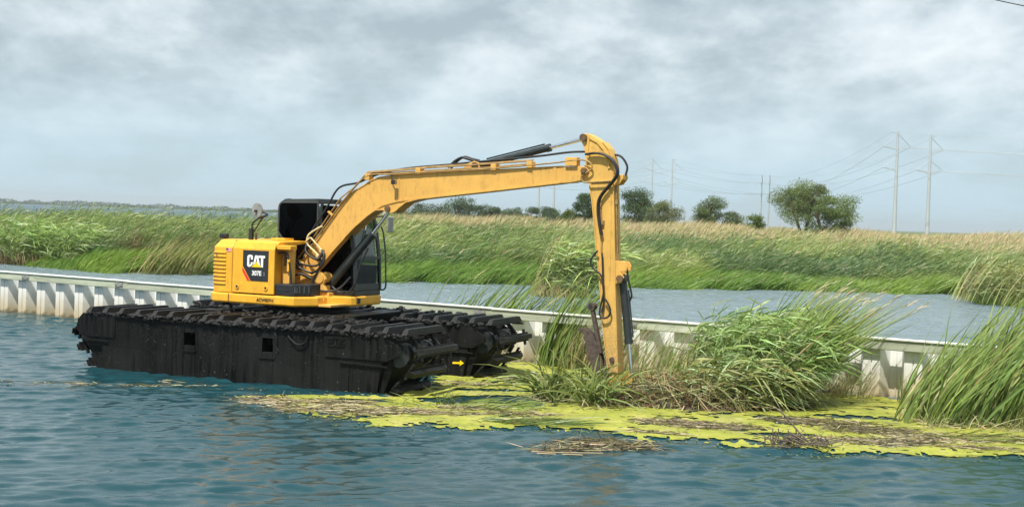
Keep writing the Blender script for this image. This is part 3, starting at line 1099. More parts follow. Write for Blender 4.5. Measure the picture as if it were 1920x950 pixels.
MB().bar((-0.6, -0.72, 2.445), (0.0, -0.72, 2.452), 0.02, 0.014).box((-0.22, -0.78, 2.433), (-0.15, -0.70, 2.455)).box((-0.5, -0.5, 2.433), (-0.2, -0.2, 2.47)).build('hood_trim', M['house'], EX, 0.004)

# ---- cab
CAB = MB()
prof = [(-0.70, 1.44), (-0.70, 2.38), (-0.62, 2.30), (-0.62, 1.52)]
LW = 0.94
# roof with rounded ends
roofp = [(-0.70, 3.06), (-0.67, 3.15), (-0.57, 3.21), (0.20, 3.235), (0.62, 3.225), (0.80, 3.17), (0.86, 3.10), (0.78, 3.12), (0.60, 3.15), (-0.55, 3.14), (-0.62, 3.10)]
CAB.prism(roofp, lambda u, v, d: (u, d, v), 0.0, LW)
CAB.box((-0.70, 0.0, 1.436), (1.05, LW, 1.53))
CAB.prism([(-0.70, 1.531), (0.20, 1.531), (0.20, 2.36), (-0.36, 2.36), (-0.52, 2.40), (-0.62, 2.52), (-0.70, 2.52)], lambda u, v, d: (u, d, v), 0.0, 0.05)
CAB.prism([(-0.70, 1.531), (0.95, 1.531), (0.98, 2.0), (-0.70, 2.0)], lambda u, v, d: (u, d, v), LW - 0.05, LW)
CABO = CAB.build('cab', M['cab'], EX, 0.012)
for y in (0.03, LW - 0.03):
    posts = MB()
    posts.bar((1.045, y, 1.53), (1.02, y, 2.15), 0.06, 0.06)
    posts.bar((1.02, y, 2.15), (0.92, y, 2.75), 0.06, 0.06)
    posts.bar((0.92, y, 2.75), (0.80, y, 3.13), 0.06, 0.06)
    posts.build('window_post', M['cab'], CABO, 0.01)
    MB().bar((0.26, y, 1.53), (0.26, y, 3.15), 0.05, 0.05).build('window_post', M['cab'], CABO, 0.01)
    MB().bar((-0.67, y, 1.53), (-0.67, y, 3.05), 0.05, 0.05).build('window_post', M['cab'], CABO, 0.01)
posts = MB().bar((1.02, 0.03, 2.14), (1.02, LW - 0.03, 2.14), 0.05, 0.06)
posts.build('window_rail', M['cab'], CABO, 0.01)
MB().box((1.02, 0.06, 1.531), (1.055, LW - 0.06, 1.66)).build('kick_panel', M['cab'], CABO, 0.01)
MB().bar((0.82, 0.03, 3.10), (0.82, LW - 0.03, 3.10), 0.07, 0.09).build('window_rail', M['cab'], CABO, 0.01)
# large dark rear side window with a rounded rim
win = [(-0.685, 2.58), (-0.685, 3.06), (-0.665, 3.115), (-0.61, 3.15), (0.20, 3.165), (0.20, 2.36), (-0.38, 2.36), (-0.50, 2.40), (-0.61, 2.48)]
MB().prism(win, lambda u, v, d: (u, d, v), -0.012, -0.004).build('side_window', M['tint'], CABO)
rim = MB()
wc = win + [win[0]]
for (p, q) in zip(wc[:-1], wc[1:]):
    rim.bar((p[0], -0.010, p[1]), (q[0], -0.010, q[1]), 0.028, 0.034)
rim.build('window_rim', M['rim'], CABO, 0.006)
MB().box((-0.56, -0.004, 3.16), (0.20, 0.002, 3.215)).box((-0.50, -0.012, 3.14), (-0.42, 0.004, 3.222)).build('roof_trim', M['rim'], CABO)
MB().prism([(0.30, 1.56), (0.98, 1.56), (0.96, 2.15), (0.88, 2.72), (0.76, 3.10), (0.26, 3.12)], lambda u, v, d: (u, d, v), 0.014, 0.022).build('side_pane', M['tint'], CABO)
MB().prism([(-0.62, 2.02), (0.94, 2.02), (0.88, 2.72), (0.76, 3.10), (-0.62, 3.10)], lambda u, v, d: (u, d, v), LW - 0.03, LW - 0.022).build('door_pane', M['pane2'], CABO)
MB().add([(1.035, 0.06, 1.665), (1.035, LW - 0.06, 1.665), (1.018, LW - 0.06, 2.11), (1.018, 0.06, 2.11)], [(0, 1, 2, 3)]).build('lower_front_pane', M['pane2'], CABO)
up = MB().add([(1.012, 0.06, 2.17), (1.012, LW - 0.06, 2.17), (0.915, LW - 0.06, 2.75), (0.915, 0.06, 2.75)], [(0, 1, 2, 3)])
up.add([(0.915, 0.06, 2.75), (0.915, LW - 0.06, 2.75), (0.82, LW - 0.06, 3.06), (0.82, 0.06, 3.06)], [(0, 1, 2, 3)])
up.build('front_window', M['pane'], CABO)
MB().add([(-0.69, 0.06, 2.3), (-0.69, LW - 0.06, 2.3), (-0.69, LW - 0.06, 3.08), (-0.69, 0.06, 3.08)], [(0, 1, 2, 3)]).build('rear_window', M['tint'], CABO)
seat = MB().box((-0.25, 0.22, 1.54), (0.25, 0.72, 1.95)).box((-0.32, 0.24, 1.96), (-0.18, 0.70, 2.75)).box((-0.30, 0.34, 2.76), (-0.2, 0.6, 2.95))
MB().box((0.72, 0.16, 1.54), (0.80, 0.26, 2.25)).build('control_lever', M['black'], CABO, 0.02)
MB().box((0.60, 0.68, 1.54), (0.70, 0.78, 2.2)).build('control_lever', M['black'], CABO, 0.02)
seat.build('operator_seat', M['black'], CABO, 0.04)
MB().bar((1.03, 0.25, 2.2), (0.93, 0.55, 2.78), 0.02, 0.02).build('wiper', M['black'], CABO)
# added pale sheet behind the upper front window, standing for its sky reflection
MB().add([(0.985, 0.10, 2.19), (0.985, 0.80, 2.19), (0.90, 0.80, 2.70), (0.90, 0.10, 2.70)], [(0, 1, 2, 3)]).build('sky_sheen_sheet', M['sky_sheen'], CABO)
mr = MB().bar((0.88, LW - 0.02, 2.92), (1.06, 1.10, 2.95), 0.025, 0.025).bar((1.06, 1.10, 2.95), (1.10, 1.12, 2.86), 0.02, 0.02)
MR = mr.build('mirror_bracket', M['black'], CABO)
MB().box((1.085, 1.03, 2.63), (1.125, 1.24, 2.94)).build('door_mirror', M['grey'], MR, 0.03)
MB().box((1.06, 1.09, 2.72), (1.084, 1.16, 2.86)).build('mirror_mount', M['black'], MR)
MB().tube(smooth_path([(0.90, 0.93, 2.80), (1.00, 1.02, 2.70), (1.07, 1.04, 2.30), (1.09, 1.05, 1.85), (1.10, 1.05, 1.60), (1.07, 1.02, 1.53), (1.02, 0.97, 1.53)]), 0.016, 8).build('grab_rail', M['black'], CABO)
MB().prism([(0.86, 2.62), (0.96, 2.62), (0.98, 2.70), (0.97, 2.86), (0.90, 2.90), (0.84, 2.80)], lambda u, v, d: (u, d, v), -0.08, -0.03).build('side_mirror', M['black'], CABO, 0.02)
MB().box((1.103, 0.02, 1.30), (1.112, 0.12, 1.40)).build('front_marker', M['black'], BF)

# ---- swing bracket
kb = MB()
brk = [(-0.23, 1.43), (-0.19, 1.86), (-0.12, 2.03), (-0.02, 2.08), (0.07, 2.02), (0.10, 1.90), (0.26, 1.80), (0.42, 1.88), (0.52, 1.85), (0.58, 1.74), (0.54, 1.64), (0.66, 1.46), (0.70, 1.30), (0.30, 1.30)]
for (a, b) in ((-0.29, -0.215), (0.215, 0.29)):
    kb.prism(brk, lambda u, v, d: (u, d, v), a, b)
kb.box((-0.2, -0.214, 1.434), (0.55, 0.214, 1.62))
KB = kb.build('boom_bracket', M['boom'], EX, 0.008)
MB().tube([(0.45, -0.31, 1.76), (0.45, 0.31, 1.76)], 0.10, 20).build('bracket_pin', M['boom'], KB)
MB().tube([(0.0, -0.32, 1.95), (0.0, 0.32, 1.95)], 0.065, 20).build('foot_pin', M['pin'], KB)
fb = MB().box((0.35, -0.70, 1.255), (0.98, -0.20, 1.30)).box((0.45, -0.44, 1.302), (0.50, -0.30, 1.46)).box((0.70, -0.40, 1.302), (0.75, -0.25, 1.50))
fb.bar((0.40, -0.80, 1.375), (0.72, -0.52, 1.40), 0.05, 0.10)
fb.build('swing_flange', M['boom'], KB, 0.008)

# ---- boom
BOOM = [(-0.082, 2.020), (0.019, 2.155), (0.219, 2.419), (0.537, 2.808), (0.738, 3.069), (0.929, 3.272), (1.075, 3.388), (1.278, 3.496), (1.435, 3.587), (1.603, 3.649), (1.916, 3.693), (3.011, 3.768), (3.993, 3.821), (5.229, 3.899), (5.565, 3.912), (5.673, 3.896), (5.724, 3.838), (5.678, 3.760), (5.583, 3.672), (5.398, 3.632), (5.210, 3.615), (3.850, 3.444), (3.026, 3.345), (2.452, 3.274), (2.174, 3.204), (2.037, 3.104), (1.972, 3.044), (1.895, 3.012), (1.794, 3.019), (1.702, 3.056), (1.544, 3.046), (1.377, 2.939), (1.098, 2.714), (0.897, 2.519), (0.615, 2.233), (0.411, 2.001), (0.239, 1.837), (0.073, 1.825), (-0.031, 1.876)]
XZ = lambda u, v, d: (u, d, v)
BO = MB().prism(BOOM, XZ, -0.15, 0.15).build('boom', M['boom'], EX, 0.006)


def strip(parent, name, pts, y0, y1, th, mat, inward):
    m_ = MB()
    for p, q in zip(pts[:-1], pts[1:]):
        d = Vector((q[0] - p[0], q[1] - p[1]))
        n = Vector((-d.y, d.x)).normalized() * th * inward
        m_.prism([p, q, (q[0] + n.x, q[1] + n.y), (p[0] + n.x, p[1] + n.y)], XZ, y0, y1)
    return m_.build(name, mat, parent)


strip(BO, 'bottom_flange', BOOM[20:34], -0.172, 0.172, 0.022, M['boom'], -1)
strip(BO, 'top_flange', BOOM[2:14], -0.162, 0.162, 0.016, M['boom'], 1)
low = [(1.30, 2.93), (1.50, 3.06), (1.72, 3.16), (2.0, 3.23), (2.40, 3.285)]
wl = MB()
for p, q in zip(low[:-1], low[1:]):
    wl.bar((p[0], -0.153, p[1]), (q[0], -0.153, q[1]), 0.022, 0.03)
wl.bar((2.03, -0.152, 3.22), (2.02, -0.152, 3.69), 0.012, 0.02)
wl.bar((5.10, -0.153, 3.62), (5.09, -0.153, 3.89), 0.012, 0.05, (1, 0, 0))
wl.build('weld_seam', M['boom'], BO)
for (x, z, r, l) in ((1.80, 3.085, 0.055, 0.19), (5.64, 3.83, 0.06, 0.185), (5.64, 3.83, 0.035, 0.215)):
    MB().tube([(x, -l, z), (x, l, z)], r, 20).build('boom_pin', M['pin'], BO)
wk = MB().box((1.93, -0.30, 3.53), (2.01, -0.22, 3.61))
wk.bar((1.88, -0.22, 3.68), (1.95, -0.24, 3.58), 0.02, 0.02).bar((1.86, -0.16, 3.70), (1.88, -0.22, 3.68), 0.02, 0.02)
WK = wk.build('work_light', M['black'], BO, 0.01)
MB().box((2.012, -0.29, 3.54), (2.018, -0.23, 3.60)).build('light_lens', M['grey'], WK)
# cylinder lug on top of the boom
lug = MB()
for (a, b) in ((-0.10, -0.07), (0.07, 0.10)):
    lug.prism([(3.20, 3.785), (3.38, 3.93), (3.50, 3.98), (3.60, 3.95), (3.62, 3.87), (3.75, 3.82)], XZ, a, b)
lug.build('cylinder_lug', M['boom'], BO, 0.006)
MB().tube([(3.53, -0.13, 3.897), (3.53, 0.13, 3.897)], 0.062, 18).build('boom_pin', M['pin'], BO)
# steel lines, hoses and clamps along the boom
LU = [(-0.145, 2.087), (0.314, 2.658), (0.764, 3.25), (1.047, 3.454), (1.325, 3.735), (2.112, 3.796), (2.607, 3.842), (3.625, 3.913), (4.657, 3.991), (5.455, 4.074), (5.631, 4.112)]
L2 = [(0.033, 2.145), (0.545, 2.815), (0.937, 3.293), (1.35, 3.667), (1.892, 3.715), (2.989, 3.79), (3.942, 3.851), (4.66, 3.917), (5.162, 3.97), (5.458, 4.01), (5.654, 4.012), (5.774, 3.95), (5.777, 3.859), (5.663, 3.785), (5.597, 3.72), (5.638, 3.648), (5.746, 3.641), (6.124, 3.666)]
for k, (y, dz) in enumerate(((-0.135, 0.0), (-0.095, 0.02))):
    MB().tube([(s, y, z + dz) for s, z in LU[4:9]], 0.013, 8).tube([(s, y, z + dz) for s, z in LU[:5]], 0.013, 8).build('steel_line', M['line'], BO)
MB().tube([(s, -0.18, z) for s, z in smooth_path([(s, z, 0) for s, z in L2], 3) for s, z in [(s, z)]] if False else [(p.x, -0.185, p.y) for p in smooth_path([(s, z, 0) for s, z in L2], 4)], 0.014, 8).build('steel_line', M['line'], BO)
MB().tube([(p.x, -0.12, p.y + 0.03) for p in smooth_path([(s, z, 0) for s, z in L2[:8]], 3)], 0.013, 8).build('steel_line', M['line'], BO)
MB().tube([(p.x, -0.07, p.y + 0.05) for p in smooth_path([(s, z, 0) for s, z in [(-0.2, 2.0), (0.1, 2.55), (0.45, 3.05), (0.62, 3.33), (0.78, 3.44), (1.1, 3.50), (1.4, 3.62), (1.75, 3.72), (2.3, 3.80), (3.0, 3.86), (3.6, 3.92), (4.66, 4.02), (5.3, 4.10), (5.66, 4.115)]], 4)], 0.019, 8).build('hose', M['rubber'], BO)
for (x, z0, z1) in ((1.36, 3.60, 3.74), (2.42, 3.73, 3.86), (3.93, 3.82, 3.945), (4.62, 3.87, 4.0), (5.40, 3.915, 4.08)):
    w = 0.05 if x < 5 else 0.11
    MB().box((x - w, -0.195, z0), (x + w, -0.03, z1 - 0.02)).build('line_clamp', M['boom'], BO, 0.006)
MB().bar((0.52, -0.15, 3.0), (0.66, -0.15, 2.9), 0.05, 0.03).build('line_clamp', M['boom'], BO)
cl2 = MB().tube([(0.19, -0.22, 2.50), (0.46, -0.22, 2.26)], 0.017, 8).tube([(0.13, -0.22, 2.36), (0.38, -0.22, 2.17)], 0.017, 8)
cl2.tube(smooth_path([(0.19, -0.22, 2.50), (0.10, -0.22, 2.43), (0.13, -0.2, 2.34)]), 0.017, 8).tube(smooth_path([(0.10, -0.21, 2.43), (0.14, -0.21, 2.55), (0.30, -0.20, 2.66), (0.42, -0.19, 2.72)]), 0.02, 8)
cl2.box((0.41, -0.26, 2.24), (0.49, -0.19, 2.29)).box((0.34, -0.26, 2.14), (0.41, -0.19, 2.19))
cl2.build('line_fitting', plain('brass_line', (0.62, 0.50, 0.26), 0.4), BO)
for pts in ([(0.10, -0.22, 2.37), (0.12, -0.27, 2.25), (0.25, -0.30, 2.15), (0.42, -0.30, 2.10), (0.50, -0.30, 2.20), (0.48, -0.26, 2.28)],
            [(0.50, -0.25, 2.25), (0.55, -0.30, 2.10), (0.48, -0.32, 1.95), (0.30, -0.34, 1.85), (0.05, -0.34, 1.93), (-0.10, -0.36, 2.05), (-0.35, -0.4, 2.20)],
            [(0.40, -0.25, 2.16), (0.46, -0.28, 2.06), (0.36, -0.30, 1.98), (0.10, -0.32, 2.0), (-0.12, -0.34, 2.12), (-0.35, -0.4, 2.32)],
            [(0.50, -0.25, 2.27), (0.54, -0.30, 2.14), (0.44, -0.32, 1.90), (0.34, -0.33, 1.68), (0.42, -0.33, 1.56), (0.62, -0.3, 1.52), (0.85, -0.22, 1.58), (1.05, -0.15, 1.80)],
            [(-0.3, -0.5, 1.90), (-0.1, -0.42, 1.78), (0.1, -0.36, 1.82), (0.3, -0.33, 1.74)]):
    MB().tube(smooth_path(pts, 6), 0.021, 8).build('hose', M['rubber'], BO)

# ---- cylinders
def cylinder(name, a, b, c, r, rr, y=0.0, eye=0.075, hose=None):
    a, b, c = [Vector((p[0], y, p[1])) for p in (a, b, c)]
    d = (b - a).normalized()
    body = MB().tube([a + d * 0.06, b - d * 0.07], r, 20).tube([b - d * 0.075, b], r * 1.14, 20)
    body.tube([a - Vector((0, 0.07, 0)), a + Vector((0, 0.07, 0))], eye, 16)
    up_ = Vector((0, 1, 0)).cross(d) * -1
    if up_.z < 0:
        up_ = -up_
    body.tube([a + d * 0.2 + up_ * (r + 0.02), b - d * 0.1 + up_ * (r + 0.02)], 0.014, 8)
    o = body.build(name, M['tank'], EX)
    MB().tube([b - d * 0.1, c - d * 0.05], rr, 16).build('piston_rod', M['chrome'], o)
    MB().tube([c - Vector((0, 0.065, 0)), c + Vector((0, 0.065, 0))], eye * 0.9, 16).build('rod_eye', M['pin'], o)
    return o


cylinder('arm_cylinder', (3.53, 3.897), (4.934, 4.235), (5.60, 4.40), 0.062, 0.033)
cylinder('boom_cylinder', (0.506, 1.60), (1.425, 2.617), (1.79, 3.08), 0.068, 0.038)
cylinder('bucket_cylinder', (6.345, 2.03), (6.497, 0.934), (6.58, 0.32), 0.066, 0.032)
for pts in ([(2.95, -0.02, 3.86), (3.07, -0.02, 3.97), (3.18, -0.02, 4.03), (3.25, -0.02, 4.04), (3.36, -0.02, 4.01), (3.50, -0.03, 3.98)],
            [(2.98, 0.03, 3.85), (3.12, 0.03, 3.99), (3.25, 0.03, 4.055), (3.40, 0.03, 4.02), (3.55, 0.02, 3.99)]):
    MB().tube(smooth_path(pts), 0.022, 8).build('hose', M['rubber'], EX)
MB().tube(smooth_path([(6.36, -0.05, 2.30), (6.44, -0.06, 2.18), (6.46, -0.06, 2.05), (6.50, -0.05, 1.9), (6.53, -0.04, 1.75), (6.49, -0.02, 1.66)]), 0.018, 8).build('hose', M['rubber'], EX)
for x in (0.52,):
    MB().tube(smooth_path([(0.62, -0.10, 1.60), (0.80, -0.12, 1.50), (1.0, -0.12, 1.52), (1.12, -0.10, 1.70), (1.2, -0.08, 2.0), (1.34, -0.05, 2.35)]), 0.02, 8).build('hose', M['rubber'], EX)

# ---- arm
ARM = [(5.524, 4.409), (5.567, 4.469), (5.669, 4.469), (5.774, 4.419), (5.942, 4.321), (6.048, 4.204), (6.110, 4.070), (6.145, 3.917), (6.157, 3.602), (6.204, 2.856), (6.246, 1.974), (6.306, 1.156), (6.357, 0.428), (6.357, 0.301), (6.292, 0.223), (6.222, 0.308), (6.213, 0.407), (6.147, 0.756), (6.059, 1.303), (5.979, 2.042), (5.887, 2.655), (5.866, 2.849), (5.794, 3.341), (5.740, 3.594), (5.639, 3.692), (5.604, 3.855), (5.648, 3.992), (5.633, 4.128), (5.599, 4.255), (5.546, 4.346)]
AR = MB().prism(ARM, XZ, -0.125, 0.125).build('arm', M['arm'], EX, 0.006)
strip(AR, 'front_flange', ARM[4:13], -0.138, 0.138, 0.016, M['arm'], 1)
strip(AR, 'rear_flange', ARM[15:24], -0.138, 0.138, 0.016, M['arm'], 1)
rb = MB()
rp = [(5.70, 4.40), (5.85, 4.33), (5.98, 4.20), (6.06, 4.03), (6.08, 3.88)]
for p, q in zip(rp[:-1], rp[1:]):
    rb.bar((p[0], -0.132, p[1]), (q[0], -0.132, q[1]), 0.022, 0.035)
rb.bar((5.70, -0.130, 4.40), (5.68, -0.130, 4.16), 0.016, 0.02).bar((5.68, -0.130, 4.16), (5.75, -0.130, 4.05), 0.016, 0.02)
rb.bar((5.76, -0.132, 3.655), (6.15, -0.132, 3.68), 0.03, 0.02).bar((6.13, -0.130, 3.6), (6.16, -0.130, 2.0), 0.01, 0.015)
rb.build('weld_seam', M['arm'], AR)
for (x, z, r) in ((5.597, 4.40, 0.065), (6.285, 0.39, 0.075), (6.345, 2.03, 0.06)):
    MB().tube([(x, -0.17, z), (x, 0.17, z)], r, 18).build('arm_pin', M['pin'], AR)
MB().tube([(6.25, -0.15, 0.655), (6.25, 0.15, 0.655)], 0.045, 14).build('arm_pin', M['rust'], AR)
for (a, b) in ((-0.12, -0.085), (0.085, 0.12)):
    MB().prism([(6.20, 2.33), (6.415, 2.322), (6.457, 2.243), (6.45, 2.161), (6.34, 2.15), (6.41, 2.05), (6.36, 1.96), (6.22, 1.93)], XZ, a, b).build('cylinder_lug', M['boom'], AR, 0.006)
bk = MB()
for (a, b) in ((-0.12, -0.085), (0.085, 0.12)):
    bk.prism([(6.15, 3.77), (6.328, 3.782), (6.335, 3.719), (6.261, 3.618), (6.16, 3.60)], XZ, a, b)
bk.box((6.155, -0.083, 3.70), (6.32, 0.083, 3.775))
bk.build('hose_bracket', M['boom'], AR, 0.006)
al = MB()
for y in (-0.09, -0.05):
    al.tube([(6.20, y, 3.6), (6.235, y, 3.0), (6.27, y, 2.45)], 0.013, 8)
al.box((6.20, -0.11, 3.28), (6.245, -0.03, 3.36))
al.build('steel_line', M['line'], AR)
al2 = MB().tube([(5.96, -0.15, 3.22), (5.98, -0.15, 3.0), (6.0, -0.15, 2.5), (6.04, -0.15, 2.2)], 0.013, 8)
al2.box((5.96, -0.165, 2.93), (6.03, -0.128, 3.0)).box((6.04, -0.165, 1.84), (6.08, -0.128, 1.9)).box((5.94, -0.17, 3.22), (5.975, -0.14, 3.33))
al2.build('steel_line', M['line'], AR)
HA = [(5.663, 4.112), (5.828, 4.136), (5.993, 4.111), (6.131, 4.032), (6.221, 3.916), (6.245, 3.8), (6.182, 3.682), (6.072, 3.554), (5.97, 3.426), (5.926, 3.316), (5.922, 3.163), (5.948, 2.983), (5.995, 2.758)]
for (y, dx) in ((-0.20, 0.0), (-0.17, 0.018)):
    MB().tube([(p.x + dx, y, p.y) for p in smooth_path([(s, z, 0) for s, z in HA])], 0.019, 8).build('hose', M['rubber'], AR)
HB = [(6.06, 4.118), (6.186, 4.111), (6.276, 4.039), (6.338, 3.922), (6.323, 3.813), (6.296, 3.749)]
MB().tube([(p.x, 0.05, p.y) for p in smooth_path([(s, z, 0) for s, z in HB])], 0.02, 8).build('hose', M['rubber'], AR)
HC = [(5.957, 2.486), (5.864, 2.373), (5.838, 2.282), (5.891, 2.184), (6.01, 2.099), (6.062, 1.993), (6.088, 1.814), (6.074, 1.678), (6.041, 1.54), (6.036, 1.404), (6.096, 1.353), (6.191, 1.386), (6.226, 1.488), (6.183, 1.593), (6.122, 1.68)]
MB().tube([(p.x - 0.01, -0.19, p.y) for p in smooth_path([(s, z, 0) for s, z in HC])], 0.017, 8).build('hose', M['rubber'], AR)
MB().tube([(p.x, -0.17, p.y) for p in smooth_path([(6.02, 2.45, 0), (6.04, 2.2, 0), (6.06, 1.9, 0), (6.08, 1.65, 0), (6.06, 1.45, 0)])], 0.016, 8).build('hose', M['rubber'], AR)

# ---- thumb (rusty toothed plates folded up behind the arm) and bucket down in the muck
TH = [(5.602, 1.143), (5.720, 1.164), (5.862, 1.054), (5.956, 0.878), (6.053, 0.629), (6.121, 0.379), (6.167, 0.182), (6.081, 0.147), (5.957, 0.320), (5.844, 0.595), (5.762, 0.837), (5.705, 1.044)]
tooth = []
back = TH[7:] + [TH[0]]
for p, q in zip(back[:-1], back[1:]):
    n_ = max(1, int(math.hypot(q[0] - p[0], q[1] - p[1]) / 0.075))
    for i in range(n_):
        t0, t1 = i / n_, (i + 0.5) / n_
        tooth += [(p[0] + (q[0] - p[0]) * t0, p[1] + (q[1] - p[1]) * t0), (p[0] + (q[0] - p[0]) * t1 - 0.028, p[1] + (q[1] - p[1]) * t1 - 0.012)]
thm = MB()
for (a, b) in ((-0.085, -0.05), (0.03, 0.065)):
    thm.prism(TH[1:7] + tooth + [TH[0]], XZ, a, b)
for i in (2, 4):
    thm.box((TH[i][0] - 0.06, -0.049, TH[i][1] - 0.08), (TH[i][0] - 0.02, 0.029, TH[i][1] - 0.02))
TM = thm.build('thumb', M['rust'], EX, 0.004)
lk = MB().bar((5.84, -0.05, 1.46), (6.02, -0.05, 0.74), 0.06, 0.095, (0, 1, 0)).tube([(5.824, -0.11, 1.528), (5.824, 0.03, 1.528)], 0.068, 20)
lk.build('thumb_link', M['rust'], TM, 0.008)
MB().tube([(5.824, -0.113, 1.528), (5.824, 0.04, 1.528)], 0.036, 16).build('link_bore', M['black'], TM)
bu = MB()
side_p = [(6.36, 0.40), (6.20, 0.33), (5.95, 0.16), (5.72, 0.20), (5.54, 0.21), (5.40, 0.06), (5.47, -0.25), (5.75, -0.45), (6.2, -0.42), (6.48, -0.12)]
for (a, b) in ((-0.50, -0.47), (0.47, 0.50)):
    bu.prism(side_p, XZ, a, b)
shell = side_p[5:] + [side_p[0]]
for p, q in zip(shell[:-1], shell[1:]):
    bu.bar((p[0], 0, p[1]), (q[0], 0, q[1]), 0.935, 0.025, (0, 0, 1) if abs(p[0] - q[0]) > 0.05 else (1, 0, 0))
BU = bu.build('bucket', M['orange'], EX, 0.005)
MB().bar((6.285, -0.145, 0.39), (6.46, -0.145, 0.24), 0.03, 0.13, (0, 1, 0)).bar((6.285, 0.145, 0.39), (6.46, 0.145, 0.24), 0.03, 0.13, (0, 1, 0)).tube([(6.58, -0.12, 0.32), (6.58, 0.12, 0.32)], 0.045, 14).build('bucket_link', M['orange'], BU)


# ------------------------------------------------------------------ blades: one ribbon per leaf, bent by the wind
WIND = np.array([0.97, -0.10, 0.0])
UP = np.array([0.0, 0.0, 1.0])


class Blades:
    def __init__(self):
        self.parts = []

    def add(self, base, d0, bend, L, w, c0, c1=None, segs=4, rng=None):
        rng = rng or RNG
        n = len(base)
        L, w = np.broadcast_to(L, (n,)), np.broadcast_to(w, (n,))
        c0 = np.broadcast_to(c0, (n, 3))
        c1 = c0 if c1 is None else np.broadcast_to(c1, (n, 3))
        t = np.linspace(0, 1, segs + 1)
        d0 = d0 / np.linalg.norm(d0, axis=1, keepdims=True)
        P = base[:, None] + L[:, None, None] * (d0[:, None] * t[None, :, None] + bend[:, None] * (t ** 2)[None, :, None])
        T = d0[:, None] + 2 * bend[:, None] * t[None, :, None]
        R = rng.normal(size=(n, 3))
        Wd = np.cross(T, R[:, None])
        Wd /= np.linalg.norm(Wd, axis=2, keepdims=True) + 1e-9
        prof_ = np.minimum(1.0, 0.55 + 1.8 * t) * np.clip(1.02 - t ** 2.2, 0.04, 1)
        off = Wd * (w[:, None] * prof_[None])[..., None] * 0.5
        V = np.stack([P - off, P + off], 2).reshape(n, -1, 3)
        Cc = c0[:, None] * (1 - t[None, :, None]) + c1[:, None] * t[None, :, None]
        Cc = np.repeat(Cc, 2, axis=1)
        k = np.arange(segs)
        q = np.stack([2 * k, 2 * k + 1, 2 * k + 3, 2 * k + 2], -1)
        self.parts.append((V, Cc, q))
        return self

    def mesh(self, name, mat):
        vs, cs, qs, o = [], [], [], 0
        for V, Cc, q in self.parts:
            n, m = V.shape[:2]
            vs.append(V.reshape(-1, 3))
            cs.append(Cc.reshape(-1, 3))
            qs.append((q[None] + (np.arange(n) * m)[:, None, None]).reshape(-1, 4) + o)
            o += n * m
        return np_mesh(name, np.concatenate(vs), np.concatenate(qs), mat, np.clip(np.concatenate(cs), 0, 1))


def rnd(n, lo, hi, rng=None):
    return (rng or RNG).uniform(lo, hi, n)


def vary(c, n, amt=0.25, hue=0.12, rng=None):
    rng = rng or RNG
    k = 1 + rng.uniform(-amt, amt, (n, 1))
    h = 1 + rng.uniform(-hue, hue, (n, 3))
    return np.asarray(c)[None] * k * h


GREEN, LIME, DEEP = (0.165, 0.245, 0.065), (0.25, 0.325, 0.075), (0.085, 0.155, 0.055)
SAGE, TAN, BROWN, PALE = (0.235, 0.285, 0.125), (0.46, 0.37, 0.21), (0.16, 0.098, 0.05), (0.40, 0.43, 0.20)


def cattails(bl, base, h, w=0.020, lean=0.30, c=GREEN, dead=0.12, spread=0.12):
    n = len(base)
    d0 = UP + WIND * lean * rnd(n, 0.3, 1.0)[:, None] + RNG.normal(size=(n, 3)) * [spread, spread, 0]
    bend = WIND * (0.36 * rnd(n, 0.3, 1.3))[:, None] - UP * rnd(n, 0.0, 0.14)[:, None]
    k = RNG.random(n)
    c0 = vary(c, n, 0.42) * 0.95
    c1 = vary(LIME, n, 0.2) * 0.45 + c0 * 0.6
    c0[k < dead] = vary(TAN, int((k < dead).sum()))
    c1[k < dead] = vary(TAN, int((k < dead).sum())) * 0.9
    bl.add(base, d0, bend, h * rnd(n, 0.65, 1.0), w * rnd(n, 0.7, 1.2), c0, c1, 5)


def phragmites(bl, base, h, nleaf=10, c=GREEN, lean=0.35, leaf=0.42, lw=0.026, drop=0.35):
    n = len(base)
    H = h * rnd(n, 0.65, 1.0)
    d0 = UP + WIND * lean * rnd(n, 0.3, 1.2)[:, None] + RNG.normal(size=(n, 3)) * [0.14, 0.14, 0]
    d0 /= np.linalg.norm(d0, axis=1, keepdims=True)
    bend = WIND * rnd(n, 0.1, 0.42)[:, None] - UP * rnd(n, 0.02, 0.22)[:, None]
    sc = vary((0.20, 0.21, 0.08), n)
    bl.add(base, d0, bend, H, 0.013, sc, sc, 4)
    for k in range(nleaf):
        t = rnd(n, 0.22, 1.0)
        p = base + H[:, None] * (d0 * t[:, None] + bend * (t ** 2)[:, None])
        dl = WIND * rnd(n, 0.25, 1.1)[:, None] + UP * rnd(n, -0.1, 0.6)[:, None] + RNG.normal(size=(n, 3)) * 0.38
        dl /= np.linalg.norm(dl, axis=1, keepdims=True)
        bd = WIND * rnd(n, 0.05, 0.35)[:, None] - UP * rnd(n, 0.05, drop + 0.15)[:, None]
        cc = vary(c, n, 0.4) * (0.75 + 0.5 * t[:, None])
        pk = RNG.random(n) < 0.22
        cc[pk] = vary((0.31, 0.39, 0.19), int(pk.sum()))
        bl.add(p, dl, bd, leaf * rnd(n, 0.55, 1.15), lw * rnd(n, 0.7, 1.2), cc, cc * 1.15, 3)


def in_poly(n, poly, z=0.0):
    xs, ys = [p[0] for p in poly], [p[1] for p in poly]
    out = np.zeros((0, 2))
    while len(out) < n:
        q = RNG.uniform((min(xs), min(ys)), (max(xs), max(ys)), (n * 3, 2))
        out = np.concatenate([out, q[poly_sdf(q[:, 0], q[:, 1], poly) > 0]])
    return np.concatenate([out[:n], np.full((n, 1), z)], 1)


